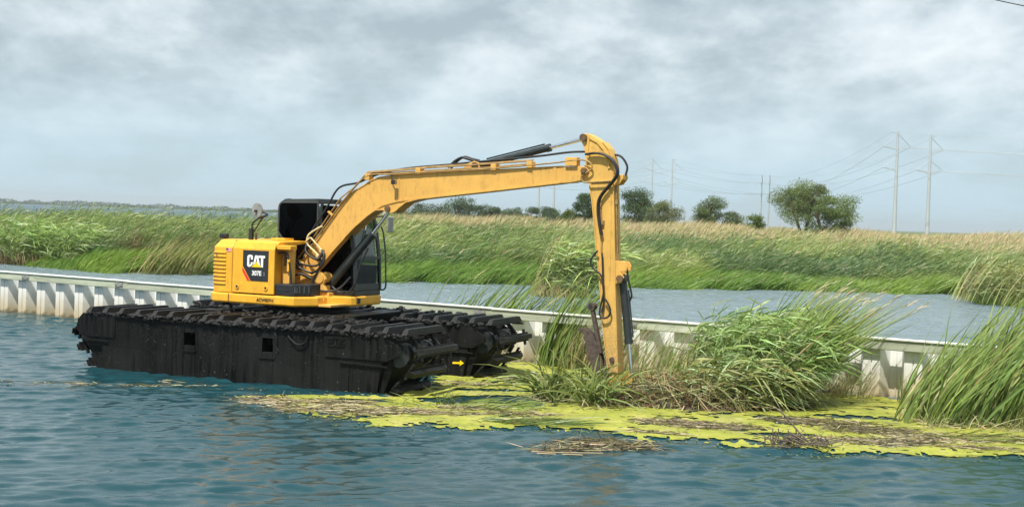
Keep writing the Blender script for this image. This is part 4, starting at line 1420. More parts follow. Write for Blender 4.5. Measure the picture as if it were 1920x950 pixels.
def plant(name, label, cat, loc, parts, group=None):
    """an Empty at the foot of the clump, its growth as uncountable parts"""
    root = empty(name, loc, label=label, cat=cat, group=group)
    for pname, bl, mat in parts:
        me = bl.mesh(pname, mat)
        me.transform(Matrix.Translation(-Vector(loc)))
        link(pname, me, root, kind='stuff')
    return root


# big wind-blown clump against the wall
A_left = [(2.75, 22.6), (3.2, 21.7), (3.9, 21.65), (4.55, 22.1), (4.5, 23.9), (3.6, 24.6), (2.9, 23.8)]
A_right = [(3.8, 21.7), (4.6, 22.0), (5.15, 22.8), (4.8, 23.7), (4.0, 23.9)]
b1, b2, b3 = Blades(), Blades(), Blades()
phragmites(b1, in_poly(540, A_left, -0.05), 1.85, 13, (0.185, 0.27, 0.085), lean=0.5, leaf=0.46, lw=0.03, drop=0.45)
phragmites(b1, in_poly(230, [(2.5, 22.0), (3.2, 21.35), (4.4, 21.5), (4.6, 22.3), (3.4, 22.9)], -0.05), 1.05, 11, (0.23, 0.25, 0.095), leaf=0.42, lw=0.036, drop=0.7)
cattails(b2, in_poly(460, A_right, -0.05), 2.5, 0.034, 0.62, (0.185, 0.27, 0.075), 0.08)
cattails(b2, in_poly(170, A_right, -0.05), 1.7, 0.03, 0.3, LIME, 0.2)
q = in_poly(600, [(2.0, 21.9), (3.0, 21.25), (3.9, 21.3), (3.9, 22.0), (3.6, 22.9), (2.4, 23.2)], 0.0)
q[:, 2] = rnd(600, 0.0, 0.5)
b3.add(q, RNG.normal(size=(600, 3)) * [1, 0.8, 0.5] + WIND * 0.5 - UP * 0.1, RNG.normal(size=(600, 3)) * 0.25 - UP * 0.25, rnd(600, 0.25, 0.75), 0.015, vary((0.17, 0.13, 0.06), 600, 0.4) + vary(TAN, 600) * rnd(600, 0, 0.5)[:, None] ** 2 * 2, None, 3)
pl = Blades()
pb = in_poly(34, A_right, 0)[:18]
pd = UP + WIND * 0.48 + RNG.normal(size=(18, 3)) * 0.1
pbend = WIND * 0.28 - UP * 0.08
pl.add(pb, pd, np.repeat(pbend[None], 18, 0), 2.35, 0.014, vary(PALE, 18), vary(TAN, 18), 5)
pdn = pd / np.linalg.norm(pd, axis=1, keepdims=True)
for _ in range(7):
    tt = rnd(18, 0.86, 1.0)[:, None]
    pl.add(pb + 2.35 * (pdn * tt + pbend * tt ** 2) + RNG.normal(size=(18, 3)) * 0.012, pdn + pbend * 1.8 + RNG.normal(size=(18, 3)) * 0.16, np.repeat((WIND * 0.15 - UP * 0.1)[None], 18, 0), 0.17, 0.018, vary((0.50, 0.42, 0.28), 18), vary((0.56, 0.47, 0.33), 18), 2)
plant('reed_clump', 'large windblown clump of leafy green reeds leaning against the white wall right of the arm', 'reeds', (4.2, 22.6, 0),
      [('leafy_stalks', b1, M['leaf']), ('long_blades', b2, M['leaf']), ('plumes', pl, M['straw']), ('dead_stalks', b3, M['straw'])])

# clump at the right edge
b1, b2 = Blades(), Blades()
Bp = [(5.95, 20.75), (6.5, 20.35), (7.6, 20.3), (10.5, 20.2), (11, 22.5), (8.5, 22.9), (6.6, 21.9)]
q = in_poly(1250, Bp, -0.05)
cattails(b1, q, 3.0 * (0.55 + 0.45 * sstep(6.0, 8.0, q[:, 0])), 0.036, 0.46, (0.225, 0.31, 0.10), 0.06, 0.13)
cattails(b1, in_poly(380, Bp, -0.05), 1.5, 0.03, 0.25, LIME, 0.1, 0.14)
q = in_poly(700, [(6.3, 20.2), (9.5, 19.9), (10, 20.9), (6.5, 20.9)], 0.02)
b2.add(q, UP * 0.6 + RNG.normal(size=(700, 3)) * [0.9, 0.6, 0.4], RNG.normal(size=(700, 3)) * 0.3 - UP * 0.3, rnd(700, 0.15, 0.55), 0.012, vary(TAN, 700, 0.4), vary(SAGE, 700), 3)
plant('reed_clump', 'tall bright green cattails leaning right at the right edge in front of the wall', 'reeds', (7.9, 21.2, 0), [('long_blades', b1, M['leaf']), ('dead_stalks', b2, M['straw'])])

# slim bunch between pontoon and arm
b1 = Blades()
cattails(b1, in_poly(110, [(0.9, 26.6), (2.0, 25.6), (2.3, 25.9), (1.2, 27.0)], -0.05), 1.5, 0.026, 0.2, (0.20, 0.24, 0.08), 0.35, 0.12)
cattails(b1, in_poly(130, [(0.45, 27.1), (1.0, 26.8), (1.25, 27.0), (0.7, 27.4)], -0.05), 2.3, 0.032, 0.3, (0.18, 0.26, 0.07), 0.08, 0.06)
cattails(b1, in_poly(150, [(0.4, 27.2), (1.5, 26.2), (2.2, 26.1), (1.0, 27.2)], -0.05), 1.2, 0.02, 0.2, SAGE, 0.35, 0.12)
plant('reed_clump', 'slim bunch of upright green reeds between the pontoon tracks and the digging arm', 'reeds', (0.9, 27.0, 0), [('long_blades', b1, M['leaf'])])

# bunch growing over the wall behind the tracks
b1 = Blades()
cattails(b1, in_poly(70, [(-2.2, 29.5), (-0.9, 28.75), (-0.7, 29.0), (-2.0, 29.9)], -0.05), 2.2, 0.034, 0.6, (0.175, 0.255, 0.07), 0.05, 0.1)
cattails(b1, in_poly(120, [(-1.2, 29.0), (0.2, 28.15), (0.4, 28.5), (-1.0, 29.4)], -0.05), 2.4, 0.034, 0.6, (0.18, 0.26, 0.07), 0.1, 0.12)
plant('reed_clump', 'sparse green blades leaning right over the wall cap behind the pontoon tracks', 'reeds', (-0.9, 29.1, 0), [('long_blades', b1, M['leaf'])])

# thin reeds along the wall beside the arm
b1 = Blades()
cattails(b1, in_poly(150, [(1.9, 25.4), (3.2, 23.4), (3.4, 24.6), (2.3, 26.0)], -0.05), 1.35, 0.018, 0.25, SAGE, 0.4, 0.15)
cattails(b1, in_poly(60, [(2.2, 22.6), (3.0, 22.4), (3.2, 24.0), (2.5, 24.4)], 0.1), 1.1, 0.02, 0.2, (0.13, 0.2, 0.045), 0.2, 0.2)
plant('reed_clump', 'thin scattered green and tan stalks just right of the digging arm by the wall', 'reeds', (2.6, 24.2, 0), [('long_blades', b1, M['leaf'])])

# little bunch at the wall foot
b1 = Blades()
cattails(b1, in_poly(60, [(6.75, 23.1), (7.15, 22.85), (7.3, 23.1), (6.9, 23.35)], -0.05), 0.75, 0.018, 0.0, SAGE, 0.25, 0.3)
cattails(b1, in_poly(90, [(5.7, 23.6), (6.3, 23.3), (6.4, 23.6), (5.8, 24.0)], -0.05), 0.75, 0.014, 0.0, PALE, 0.5, 0.25)
plant('grass_tuft', 'small ragged grass tuft at the wall foot between the two big reed clumps', 'grass', (6.5, 23.4, 0), [('long_blades', b1, M['leaf'])])


# tussock in front of the arm
def arching(bl, base, L, w, c0, c1, spread=0.8, up=1.0, droop=0.75):
    n = len(base)
    d0 = UP * up + RNG.normal(size=(n, 3)) * [spread, spread, 0.1]
    hd = d0 * [1, 1, 0]
    bl.add(base, d0, hd * 0.25 - UP * (droop * rnd(n, 0.4, 1.1))[:, None], L * rnd(n, 0.5, 1.05), w * rnd(n, 0.7, 1.2), vary(c0, n, 0.35), vary(c1, n, 0.3), 5)


b1, b2 = Blades(), Blades()
q = in_poly(380, [(0.45, 22.5), (0.75, 21.5), (1.45, 21.2), (1.8, 21.7), (1.55, 22.6)], 0.0)
q = q[~((np.abs(q[:, 0] - 1.0) < 0.17) & (q[:, 1] < 22.35))]
arching(b1, q, 1.45, 0.036, (0.10, 0.14, 0.04), (0.27, 0.32, 0.10), 0.45)
q = in_poly(330, [(0.4, 22.2), (0.8, 21.2), (1.5, 21.0), (1.8, 21.5), (1.3, 22.3)], 0.0)
q = q[~((np.abs(q[:, 0] - 0.98) < 0.2) & (q[:, 1] < 22.3))]
arching(b2, q, 0.6, 0.018, (0.30, 0.24, 0.13), SAGE, 0.9, 0.5)
plant('grass_tuft', 'arching green tussock with tan straw in front of the rusty thumb and bucket', 'grass', (1.1, 21.8, 0), [('long_blades', b1, M['leaf']), ('dead_stalks', b2, M['straw'])])

b1 = Blades()
arching(b1, in_poly(34, [(-1.15, 20.95), (-0.95, 20.8), (-0.8, 20.95), (-1.0, 21.1)], 0.0), 0.62, 0.014, (0.08, 0.12, 0.03), (0.16, 0.2, 0.06), 0.4)
arching(b1, in_poly(26, [(-1.9, 20.9), (-1.2, 20.7), (-1.2, 20.95), (-1.8, 21.1)], 0.01), 0.55, 0.018, (0.2, 0.26, 0.06), (0.3, 0.34, 0.1), 1.0, 0.25, 0.3)
plant('grass_tuft', 'small dark blades sticking out of the duckweed under the front of the near pontoon', 'grass', (-1.2, 20.9, 0), [('long_blades', b1, M['leaf'])])


def flattened(n, poly, L, c0, c1, w=0.018, z=0.04, dirv=(1, 0.1, 0.05), jit=0.35):
    bl = Blades()
    q_ = in_poly(n, poly, z)
    bl.add(q_, np.asarray(dirv) + RNG.normal(size=(n, 3)) * [jit, jit, 0.12], RNG.normal(size=(n, 3)) * [0.15, 0.15, 0.0] - UP * 0.04, rnd(n, 0.4, 1.0) * L, w, vary(c0, n, 0.35), vary(c1, n, 0.3), 4)
    return bl


plant('cut_reeds', 'cut green reed blades lying on the yellow duckweed near the middle of its edge', 'cut reeds', (0.2, 19.3, 0),
      [('long_blades', flattened(110, [(-0.55, 19.3), (0.1, 19.05), (1.1, 19.2), (0.9, 19.5), (-0.2, 19.65)], 0.75, (0.09, 0.14, 0.035), (0.16, 0.21, 0.06), 0.014, 0.05, (1, 0.0, 0.06), 0.3), M['leaf']),
       ('dead_stalks', flattened(90, [(-0.2, 19.3), (0.3, 19.2), (0.3, 19.5), (-0.1, 19.55)], 0.3, BROWN, TAN, 0.014, 0.04), M['straw'])])
plant('cut_reeds', 'cut green blades floating on duckweed between the near pontoon and the tussock', 'cut reeds', (-0.2, 21.0, 0),
      [('long_blades', flattened(120, [(-1.0, 20.7), (-0.2, 20.4), (0.4, 20.7), (0.3, 21.3), (-0.6, 21.4)], 0.6, (0.15, 0.21, 0.05), (0.27, 0.32, 0.1), 0.02, 0.05), M['leaf'])])
plant('cut_reeds', 'flattened yellow green blades lying in front of the right edge cattails', 'cut reeds', (7.0, 19.0, 0),
      [('long_blades', flattened(150, [(6.0, 19.3), (7.4, 18.5), (8.4, 18.5), (7.4, 19.5)], 0.8, (0.2, 0.25, 0.06), (0.3, 0.3, 0.1), 0.016, 0.05), M['leaf'])])

# dug-up muck with roots
def muck_mound():
    xs, ys = np.arange(1.3, 5.2, 0.045), np.arange(21.0, 23.6, 0.045)
    X, Y = np.meshgrid(xs, ys)
    h = np.zeros(X.shape)
    for (cx, cy, r, a) in ((2.05, 22.0, 0.65, 0.24), (2.6, 21.95, 0.7, 0.30), (3.1, 21.8, 0.7, 0.26), (3.7, 21.85, 0.7, 0.12), (4.5, 22.2, 0.7, 0.16)):
        h = np.maximum(h, a * np.clip(1 - ((X - cx) ** 2 + ((Y - cy) * 1.2) ** 2) / r ** 2, 0, 1) ** 0.8)
    h = h * (0.55 + 0.9 * vnoise(X * 5, Y * 5, 41, 3)) + 0.08 * (vnoise(X * 11, Y * 11, 43, 2) - 0.5) * (h > 0.02) - 0.03
    V = np.stack([X, Y, h], -1).reshape(-1, 3)
    nx = len(xs)
    i = (np.arange(len(ys) - 1)[:, None] * nx + np.arange(nx - 1)[None]).ravel()
    loc = Vector((2.9, 22.0, 0))
    root = empty('root_pile', loc, label='brown heap of dug up roots and muck under the excavator arm', cat='debris')
    me = np_mesh('muck', V, np.stack([i, i + 1, i + nx + 1, i + nx], -1), M['muck'])
    me.transform(Matrix.Translation(-loc))
    link('muck', me, root, kind='stuff')
    bl = Blades()
    n = 3400
    k = RNG.choice(np.flatnonzero(h.ravel() > 0.05), n)
    base = V[k] + RNG.normal(size=(n, 3)) * [0.03, 0.03, 0.02]
    cc = vary(BROWN, n, 0.45) * 0.8
    m_ = RNG.random(n) < 0.25
    cc[m_] = vary(TAN, int(m_.sum()), 0.4) * 0.8
    m_ = RNG.random(n) < 0.38
    cc[m_] = vary(SAGE, int(m_.sum()), 0.4)
    bl.add(base, RNG.normal(size=(n, 3)) * [1, 1, 0.55] + [0, -0.2, 0.25], RNG.normal(size=(n, 3)) * 0.3 - UP * 0.35, rnd(n, 0.12, 0.6), 0.018, cc, None, 3)
    me = bl.mesh('root_tangle', M['straw'])
    me.transform(Matrix.Translation(-loc))
    link('root_tangle', me, root, kind='stuff')


muck_mound()

# ------------------------------------------------------------------ duckweed and floating litter
def build_duckweed():
    st = 0.022
    xs, ys = np.arange(-4.6, 12.2, st), np.arange(16.4, 28.4, st)
    X, Y = np.meshgrid(xs, ys)
    d = poly_sdf(X, Y, DUCK)
    n = vnoise(X * 1.6, Y * 2.6, 71, 4) - 0.5
    fine = vnoise(X * 8, Y * 12, 72, 3) - 0.5
    ok = d + n * 1.0 + fine * 0.65 - 0.02 > 0
    ok &= ~(vnoise(X * 6, Y * 9, 75, 3) + 0.25 * (vnoise(X * 1.2, Y * 2, 76, 2) - 0.5) > 0.80)
    hole = vnoise(X * 0.9, Y * 1.7, 83, 4)
    ok &= ~((hole + 0.30 * fine > 0.69) & (d > 0.1))
    for (cx, cy, rx, ry) in ((-0.1, 21.7, 1.2, 0.55), (3.9, 19.1, 0.45, 0.16), (5.6, 18.9, 0.5, 0.15)):
        ok &= ((X - cx) / rx) ** 2 + ((Y - cy) / ry) ** 2 + (n * 2.2) + fine * 1.6 > 1
    ok &= behind_wall(X, Y) < 0.05
    Z = wave_h(X, Y) * calm(X, Y) + 0.016 + 0.02 * (vnoise(X * 3, Y * 3, 9, 2) - 0.5) * 0
    V = np.stack([X, Y, Z], -1).reshape(-1, 3)
    nx = len(xs)
    c = (ok[:-1, :-1] & ok[1:, 1:] & ok[1:, :-1] & ok[:-1, 1:]).ravel()
    i = (np.arange(len(ys) - 1)[:, None] * nx + np.arange(nx - 1)[None]).ravel()[c]
    Q = np.stack([i, i + 1, i + nx + 1, i + nx], -1)
    u, inv = np.unique(Q, return_inverse=True)
    # loose fronds drifting off the ragged edge
    m_ = 26000
    px_, py_ = RNG.uniform(-5, 12, m_), RNG.uniform(16.6, 28, m_)
    sd = poly_sdf(px_, py_, DUCK)
    kp = (sd > -0.65) & (sd < 0.5) & (RNG.random(m_) < np.exp(-np.abs(sd) * 3.5) * 0.9) & (behind_wall(px_, py_) < 0)
    px_, py_ = px_[kp], py_[kp]
    pz_ = wave_h(px_, py_) * calm(px_, py_) + 0.014
    an, rr_ = RNG.uniform(0, 6.28, len(px_)), RNG.uniform(0.006, 0.02, len(px_))
    fl_ = np.stack([np.stack([px_ + rr_ * np.cos(an + k * 1.5708), py_ + rr_ * np.sin(an + k * 1.5708), pz_], -1) for k in range(4)], 1).reshape(-1, 3)
    fq = np.arange(len(fl_)).reshape(-1, 4) + len(u)
    V2, Q2 = np.concatenate([V[u], fl_]), np.concatenate([inv.reshape(-1, 4), fq])
    link('duckweed', np_mesh('duckweed', V2, Q2, M['duck'], smooth=True), label='bright yellow green duckweed mat floating on the water', cat='duckweed', kind='stuff')


build_duckweed()


def litter(name, label, blobs, n, dark=0.35, lmax=0.35, zz=0.03):
    bl = Blades()
    pts = []
    wts = np.array([b[2] * b[3] for b in blobs])
    for b, k in zip(blobs, (wts / wts.sum() * n).astype(int)):
        t, r = RNG.uniform(0, 6.283, k), np.sqrt(RNG.random(k)) * (0.75 + 0.5 * RNG.random(k))
        pts.append(np.stack([b[0] + b[2] * r * np.cos(t), b[1] + b[3] * r * np.sin(t), rnd(k, 0.01, zz + 0.02)], -1))
    P = np.concatenate(pts)
    m_ = len(P)
    P[:, 2] += wave_h(P[:, 0], P[:, 1]) * calm(P[:, 0], P[:, 1])
    cc = vary((0.42, 0.36, 0.23), m_, 0.4)
    k = RNG.random(m_)
    cc[k < dark] = vary((0.10, 0.085, 0.052), int((k < dark).sum()), 0.5)
    kk = (k >= dark) & (k < dark + 0.25)
    cc[kk] = vary((0.20, 0.18, 0.08), int(kk.sum()), 0.4)
    bl.add(P, RNG.normal(size=(m_, 3)) * [1.0, 0.5, 0.05] + [0, 0, 0.01], RNG.normal(size=(m_, 3)) * [0.1, 0.1, 0.03], rnd(m_, 0.04, 1.0) ** 2 * lmax + 0.04, rnd(m_, 0.008, 0.018), cc, None, 2)
    c = P.mean(0)
    loc = Vector((float(c[0]), float(c[1]), 0))
    me = bl.mesh('straw', M['straw'])
    me.transform(Matrix.Translation(-loc))
    root = empty(name, loc, label=label, cat='debris')
    link('straw', me, root, kind='stuff')
    return root


litter('floating_debris', 'tan straw and trash rim floating along the left tip of the duckweed', [(-3.7, 20.75, 0.5, 0.35), (-3.1, 20.2, 0.5, 0.35), (-2.7, 20.7, 0.6, 0.35), (-2.9, 19.75, 0.45, 0.15), (-2.2, 19.9, 0.5, 0.3), (-1.6, 20.1, 0.5, 0.3)], 2600, 0.3)
RAFT = litter('floating_debris', 'loose raft of dead brown reeds drifting in open water below the duckweed edge', [(0.95, 17.5, 0.45, 0.28), (1.35, 17.75, 0.5, 0.35), (0.7, 17.15, 0.4, 0.12), (1.75, 17.6, 0.4, 0.12)], 1300, 0.55)
kst = MB().tube([(0.33, 16.93, 0.03), (0.75, 16.90, 0.035), (1.25, 16.99, 0.03)], 0.007, 6).tube([(0.40, 16.86, 0.02), (0.52, 16.82, 0.03), (0.64, 16.86, 0.02)], 0.007, 6).tube([(0.72, 16.86, 0.02), (0.86, 16.82, 0.03), (0.98, 16.86, 0.02)], 0.007, 6)
km = kst.mesh('cane', plain('pale_cane', (0.36, 0.28, 0.16), 0.7))
km.transform(Matrix.Translation(-RAFT.location))
link('cane', km, RAFT)
litter('floating_debris', 'brown straw patch on the duckweed in front of the root heap', [(3.0, 19.6, 0.75, 0.28), (2.4, 19.9, 0.5, 0.2), (2.1, 18.8, 0.5, 0.12)], 1500, 0.45)
litter('floating_debris', 'dark brown litter strip on the duckweed below the big reed clump', [(4.9, 20.3, 0.8, 0.25), (5.4, 19.7, 0.7, 0.35), (4.4, 20.6, 0.5, 0.15)], 1800, 0.6)
litter('floating_debris', 'pale reddish straw scattered on the duckweed before the right edge cattails', [(5.3, 18.7, 0.8, 0.3), (6.3, 19.2, 0.8, 0.4), (7.6, 19.3, 1.0, 0.3), (6.6, 18.4, 0.7, 0.15)], 2600, 0.35)
litter('floating_debris', 'thin line of straw drifting on open water left of the pontoon', [(-7.6, 21.9, 0.25, 0.06), (-7.0, 21.9, 0.35, 0.06), (-6.3, 22.05, 0.3, 0.05), (-5.6, 22.0, 0.4, 0.05), (-8.3, 21.75, 0.35, 0.04)], 190, 0.3)
litter('floating_debris', 'few loose chips floating beside the middle of the near pontoon', [(-5.0, 22.2, 0.35, 0.1), (-4.2, 21.9, 0.3, 0.12), (-5.7, 22.6, 0.3, 0.1)], 60, 0.2)
litter('floating_debris', 'long dark strewn litter on duckweed between the pontoons and the wall', [(-0.6, 23.6, 0.6, 0.25), (0.3, 24.6, 0.6, 0.3)], 500, 0.5)
litter('floating_debris', 'straw patch on duckweed just left of the tussock by the bucket', [(-0.6, 20.6, 0.5, 0.25), (0.2, 20.2, 0.6, 0.2), (-1.1, 20.0, 0.7, 0.2)], 900, 0.4)

def flecks():
    bl = Blades()
    P = in_poly(1700, DUCK, 0.022)
    P = P[behind_wall(P[:, 0], P[:, 1]) < -0.1]
    n = len(P)
    cc = vary((0.20, 0.17, 0.09), n, 0.5)
    k = RNG.random(n) < 0.35
    cc[k] = vary((0.42, 0.36, 0.22), int(k.sum()), 0.3)
    bl.add(P, RNG.normal(size=(n, 3)) * [1, 0.5, 0.04], RNG.normal(size=(n, 3)) * [0.1, 0.1, 0.0], rnd(n, 0.03, 0.22), 0.011, cc, None, 2)
    link('plant_flecks', bl.mesh('plant_flecks', M['straw']), label='scattered small brown plant bits across the whole duckweed mat', cat='debris', kind='stuff')


flecks()

# twig heap at the duckweed edge
tw = MB()
for _ in range(110):
    a, l = random.uniform(0, math.tau), random.uniform(0.08, 0.3)
    c = Vector((4.0 + random.gauss(0, 0.22), 18.05 + random.gauss(0, 0.12), random.uniform(0.02, 0.12)))
    d = Vector((math.cos(a), math.sin(a) * 0.7, random.uniform(0.0, 0.55))).normalized() * l
    tw.tube([c, c + d], random.uniform(0.004, 0.009), 4)
for _ in range(14):
    c = Vector((3.72 + random.gauss(0, 0.08), 18.1 + random.gauss(0, 0.08), 0.0))
    tw.tube([c, c + Vector((random.gauss(0, 0.03), 0, random.uniform(0.12, 0.26)))], 0.008, 4)
tw.tube(smooth_path([(4.15, 18.05, 0.06), (3.98, 18.1, 0.22), (3.80, 18.15, 0.42), (3.68, 18.2, 0.52)]), 0.012, 5)
props(tw.build('twig_heap', M['bark']), label='dark heap of broken twigs with one long stick at the duckweed edge', cat='debris')

# ------------------------------------------------------------------ marsh across the channel
def build_marsh():
    g = np.random.default_rng(23)
    N = 290000
    a = g.uniform(-0.44, 0.44, N)
    kind = g.random(N)
    r = np.where(kind < 0.55, g.exponential(7.0, N), g.uniform(0, 80, N)) + g.uniform(-0.15, 0.6, N)
    r = r + 3.2 * (vnoise(a * 55, a * 0 + 2, 91, 3) - 0.55)
    r = np.where(r < -0.9, g.uniform(-0.9, 0.8, N), r)
    D = np.interp(a, BANK_A, BANK_D) + r
    x, y = a * D, D
    lev = sstep(-24, -6, x)
    crest = 112 + 0.06 * np.maximum(0, 20 - x)
    keep = (y < np.where(lev > 0.3, crest + 10, 128))
    x, y, r, lev, crest, D = [q_[keep] for q_ in (x, y, r, lev, crest, D)]
    n = len(x)
    n1, n2, n3 = vnoise(x / 9, y / 9, 1, 3), vnoise(x / 3.2, y / 3.2, 2, 3), vnoise(x / 1.1, y / 1.1, 3, 2)
    z = ground_z(x, y)
    base = np.stack([x, y, z - 0.03], -1)
    tanness = sstep(crest - 19, crest - 9, y + 14 * (n2 - 0.5) + 7 * (n1 - .5) + 7 * sstep(8, 26, x)) * lev
    front = 1 - sstep(0.8, 3.2, r + 2.4 * (n2 - 0.5))
    h = (0.62 + 0.35 * n3) * front + (1 - front) * (1.25 + 1.2 * (n1 - 0.35) + 1.5 * (n2 - 0.5))
    h = h * (1 - tanness) + tanness * (0.45 + 0.75 * n2)
    left = 1 - lev
    h = h + left * 0.45 * (1 - front)
    h = h * (0.62 + 0.75 * sstep(0.36, 0.66, vnoise(x / 5.5, y / 7.5, 8, 2)))
    h = np.clip(h, 0.3, 2.7) * g.uniform(0.62, 1.05, n)
    leafy = (g.random(n) < 0.62) & (front < 0.5) & (tanness < 0.5)
    base[:, 2] += np.where(leafy, h * g.uniform(0.15, 0.85, n) ** 0.7, 0)
    base[:, 0] += np.where(leafy, (base[:, 2] - z) * 0.25, 0)
    h = np.where(leafy, g.uniform(0.3, 0.6, n), h)
    gcol = np.array([(0.135, 0.255, 0.035), (0.21, 0.33, 0.05)])
    pal = np.array([GREEN, LIME, DEEP, SAGE, PALE, (0.53, 0.42, 0.26), BROWN])
    u = 0.5 + 1.35 * (n2 * 0.6 + n1 * 0.4 - 0.5) + g.normal(0, 0.07, n)
    idx = np.select([u < 0.43, u < 0.58, u < 0.67, u < 0.80], [2, 0, 3, 1], 4)
    # blue-green cattail stand right of centre
    dk = (x > 9) & (x < 21) & (r > 2) & (r < 13) & (n1 + 0.3 * n2 > 0.44)
    idx = np.where(dk & (g.random(n) < 0.8), 2, idx)
    idx = np.where((front > 0.5) & (g.random(n) < 0.85), np.where(n2 > 0.46, 1, 0), idx)
    idx = np.where(g.random(n) < tanness, np.where(g.random(n) < 0.75, 5, 4), idx)
    idx = np.where((g.random(n) < 0.025) & (tanness < 0.5), 5, idx)
    idx = np.where((n3 > 0.66) & (x < -12) & (r < 8) & (front < 0.6) & (g.random(n) < 0.55), 6, idx)
    c0 = pal[idx] * np.where((idx < 5) & (tanness < 0.5), 0.98, 0.95)[:, None] * (1 + g.uniform(-0.25, 0.25, (n, 1))) * (1 + g.uniform(-0.1, 0.1, (n, 3)))
    fm = (front > 0.5) & (idx < 2)
    c0 = np.where(fm[:, None], gcol[np.clip(idx, 0, 1)] * (1 + g.uniform(-0.25, 0.25, (n, 1))), c0)
    c1 = np.where((idx == 5)[:, None], c0 * 1.1, c0 * 0.92 + 0.06 * np.array(PALE) * 1.5)
    W_ = np.array([0.97, -0.05, 0])
    lean = g.uniform(0.1, 0.6, n) * (1 - 0.4 * tanness)
    d0 = UP + W_ * lean[:, None] + g.normal(size=(n, 3)) * [0.16, 0.16, 0]
    d0 = np.where(leafy[:, None], W_ * 0.6 + UP * g.uniform(0.25, 1.5, n)[:, None] + g.normal(size=(n, 3)) * 0.4, d0)
    bend = W_ * g.uniform(0.15, 0.7, n)[:, None] - UP * g.uniform(0.05, 0.4, n)[:, None]
    bend *= (1 - 0.45 * tanness)[:, None]
    w = (0.011 + 0.00036 * D) * g.uniform(0.7, 1.3, n) * np.where(leafy, 0.95, 0.9)
    groups = (('marsh_reeds', (front <= 0.5) & (tanness < 0.5), 'dense green windblown marsh reeds across the channel behind the wall', 'reeds'),
              ('bank_grass', front > 0.5, 'short bright green grass along the far water edge', 'grass'),
              ('dry_grass', (tanness >= 0.5) & (front <= 0.5), 'dry tan grass along the top of the far levee', 'grass'))
    for nm, m_, lab, cat in groups:
        bl = Blades()
        for lf, sg in ((False, 3), (True, 2)):
            k_ = m_ & (leafy == lf)
            if k_.any():
                bl.add(base[k_], d0[k_], bend[k_], h[k_], w[k_], c0[k_], c1[k_], sg, g)
        link(nm, bl.mesh(nm, M['leaf']), label=lab, cat=cat, kind='stuff')


build_marsh()

# single clumps that stand out from the marsh
b1, b2, b3 = Blades(), Blades(), Blades()
Ep = [(0.75, 51.4), (1.6, 50.9), (3.0, 51.2), (3.3, 52.5), (2.0, 53.3), (0.9, 52.6)]
phragmites(b1, in_poly(380, Ep, 0.0), 2.55, 10, (0.25, 0.32, 0.10), 0.3, 0.6, 0.055, 0.4)
cattails(b1, in_poly(110, Ep, 0.0), 3.3, 0.04, 0.4, PALE, 0.3)
q = in_poly(420, [(0.7, 51.3), (1.6, 50.8), (3.0, 51.0), (2.6, 51.7), (1.0, 51.9)], 0.0)
b2.add(q, UP + RNG.normal(size=(420, 3)) * [0.25, 0.15, 0], RNG.normal(size=(420, 3)) * 0.15, rnd(420, 0.35, 0.8), 0.035, vary(TAN, 420, 0.4), vary(BROWN, 420, 0.4) * 1.6, 3)
plant('reed_clump', 'dense green reed island with tan dead foot in the back channel left of the arm', 'reeds', (2.0, 52.0, 0), [('leafy_stalks', b1, M['leaf']), ('dead_stalks', b2, M['straw'])])
b1, b2 = Blades(), Blades()
arching(b1, in_poly(150, [(-4.55, 63.8), (-3.6, 63.8), (-3.6, 64.8), (-4.5, 64.8)], 0.35), 1.25, 0.05, (0.52, 0.43, 0.28), (0.62, 0.54, 0.38), 0.55, 1.0, 0.5)
plant('dry_grass_tuft', 'pale bleached dead grass tuft among green reeds across the channel', 'grass', (-4.1, 64.3, 0.3), [('dead_stalks', b1, M['straw'])])
b1 = Blades()
Rp = [(18.6, 55.6), (20.2, 53.6), (24, 53.2), (25, 57), (21, 59.5), (19, 58.5)]
phragmites(b1, in_poly(420, Rp, 0.1), 2.3, 8, (0.20, 0.215, 0.07), 0.5, 0.6, 0.045, 0.4)
cattails(b1, in_poly(300, Rp, 0.1), 2.7, 0.035, 0.45, PALE, 0.25)
plant('reed_clump', 'yellow green reed point jutting into the back channel at the right edge', 'reeds', (21.5, 56, 0), [('leafy_stalks', b1, M['leaf'])])
b1, b2 = Blades(), Blades()
Lp = [(-26.5, 63.5), (-22.6, 61.8), (-20.3, 60.8), (-20.5, 63.5), (-26.5, 67)]
phragmites(b1, in_poly(520, Lp, 0.1), 2.6, 9, (0.19, 0.28, 0.075), 0.5, 0.6, 0.045, 0.45)
q = in_poly(300, [(-26, 63.2), (-22.4, 61.7), (-21.5, 62.2), (-26, 64.5)], 0.0)
b2.add(q, UP + RNG.normal(size=(300, 3)) * [0.3, 0.15, 0], RNG.normal(size=(300, 3)) * 0.15, rnd(300, 0.4, 0.9), 0.04, vary(BROWN, 300, 0.4), vary(TAN, 300, 0.4) * 0.6, 3)
plant('reed_clump', 'tall leafy reeds with brown feet on the far bank at the left edge', 'reeds', (-23.5, 63, 0), [('leafy_stalks', b1, M['leaf']), ('dead_stalks', b2, M['straw'])])
b1 = Blades()
cattails(b1, in_poly(330, [(-16.6, 57.6), (-13.9, 58.2), (-13.5, 59.8), (-16.0, 60)], 0.0), 2.1, 0.04, 0.55, (0.26, 0.28, 0.09), 0.3, 0.15)
plant('reed_clump', 'pale yellow windswept reeds on the far bank left of the excavator body', 'reeds', (-15, 58.8, 0), [('long_blades', b1, M['leaf'])])

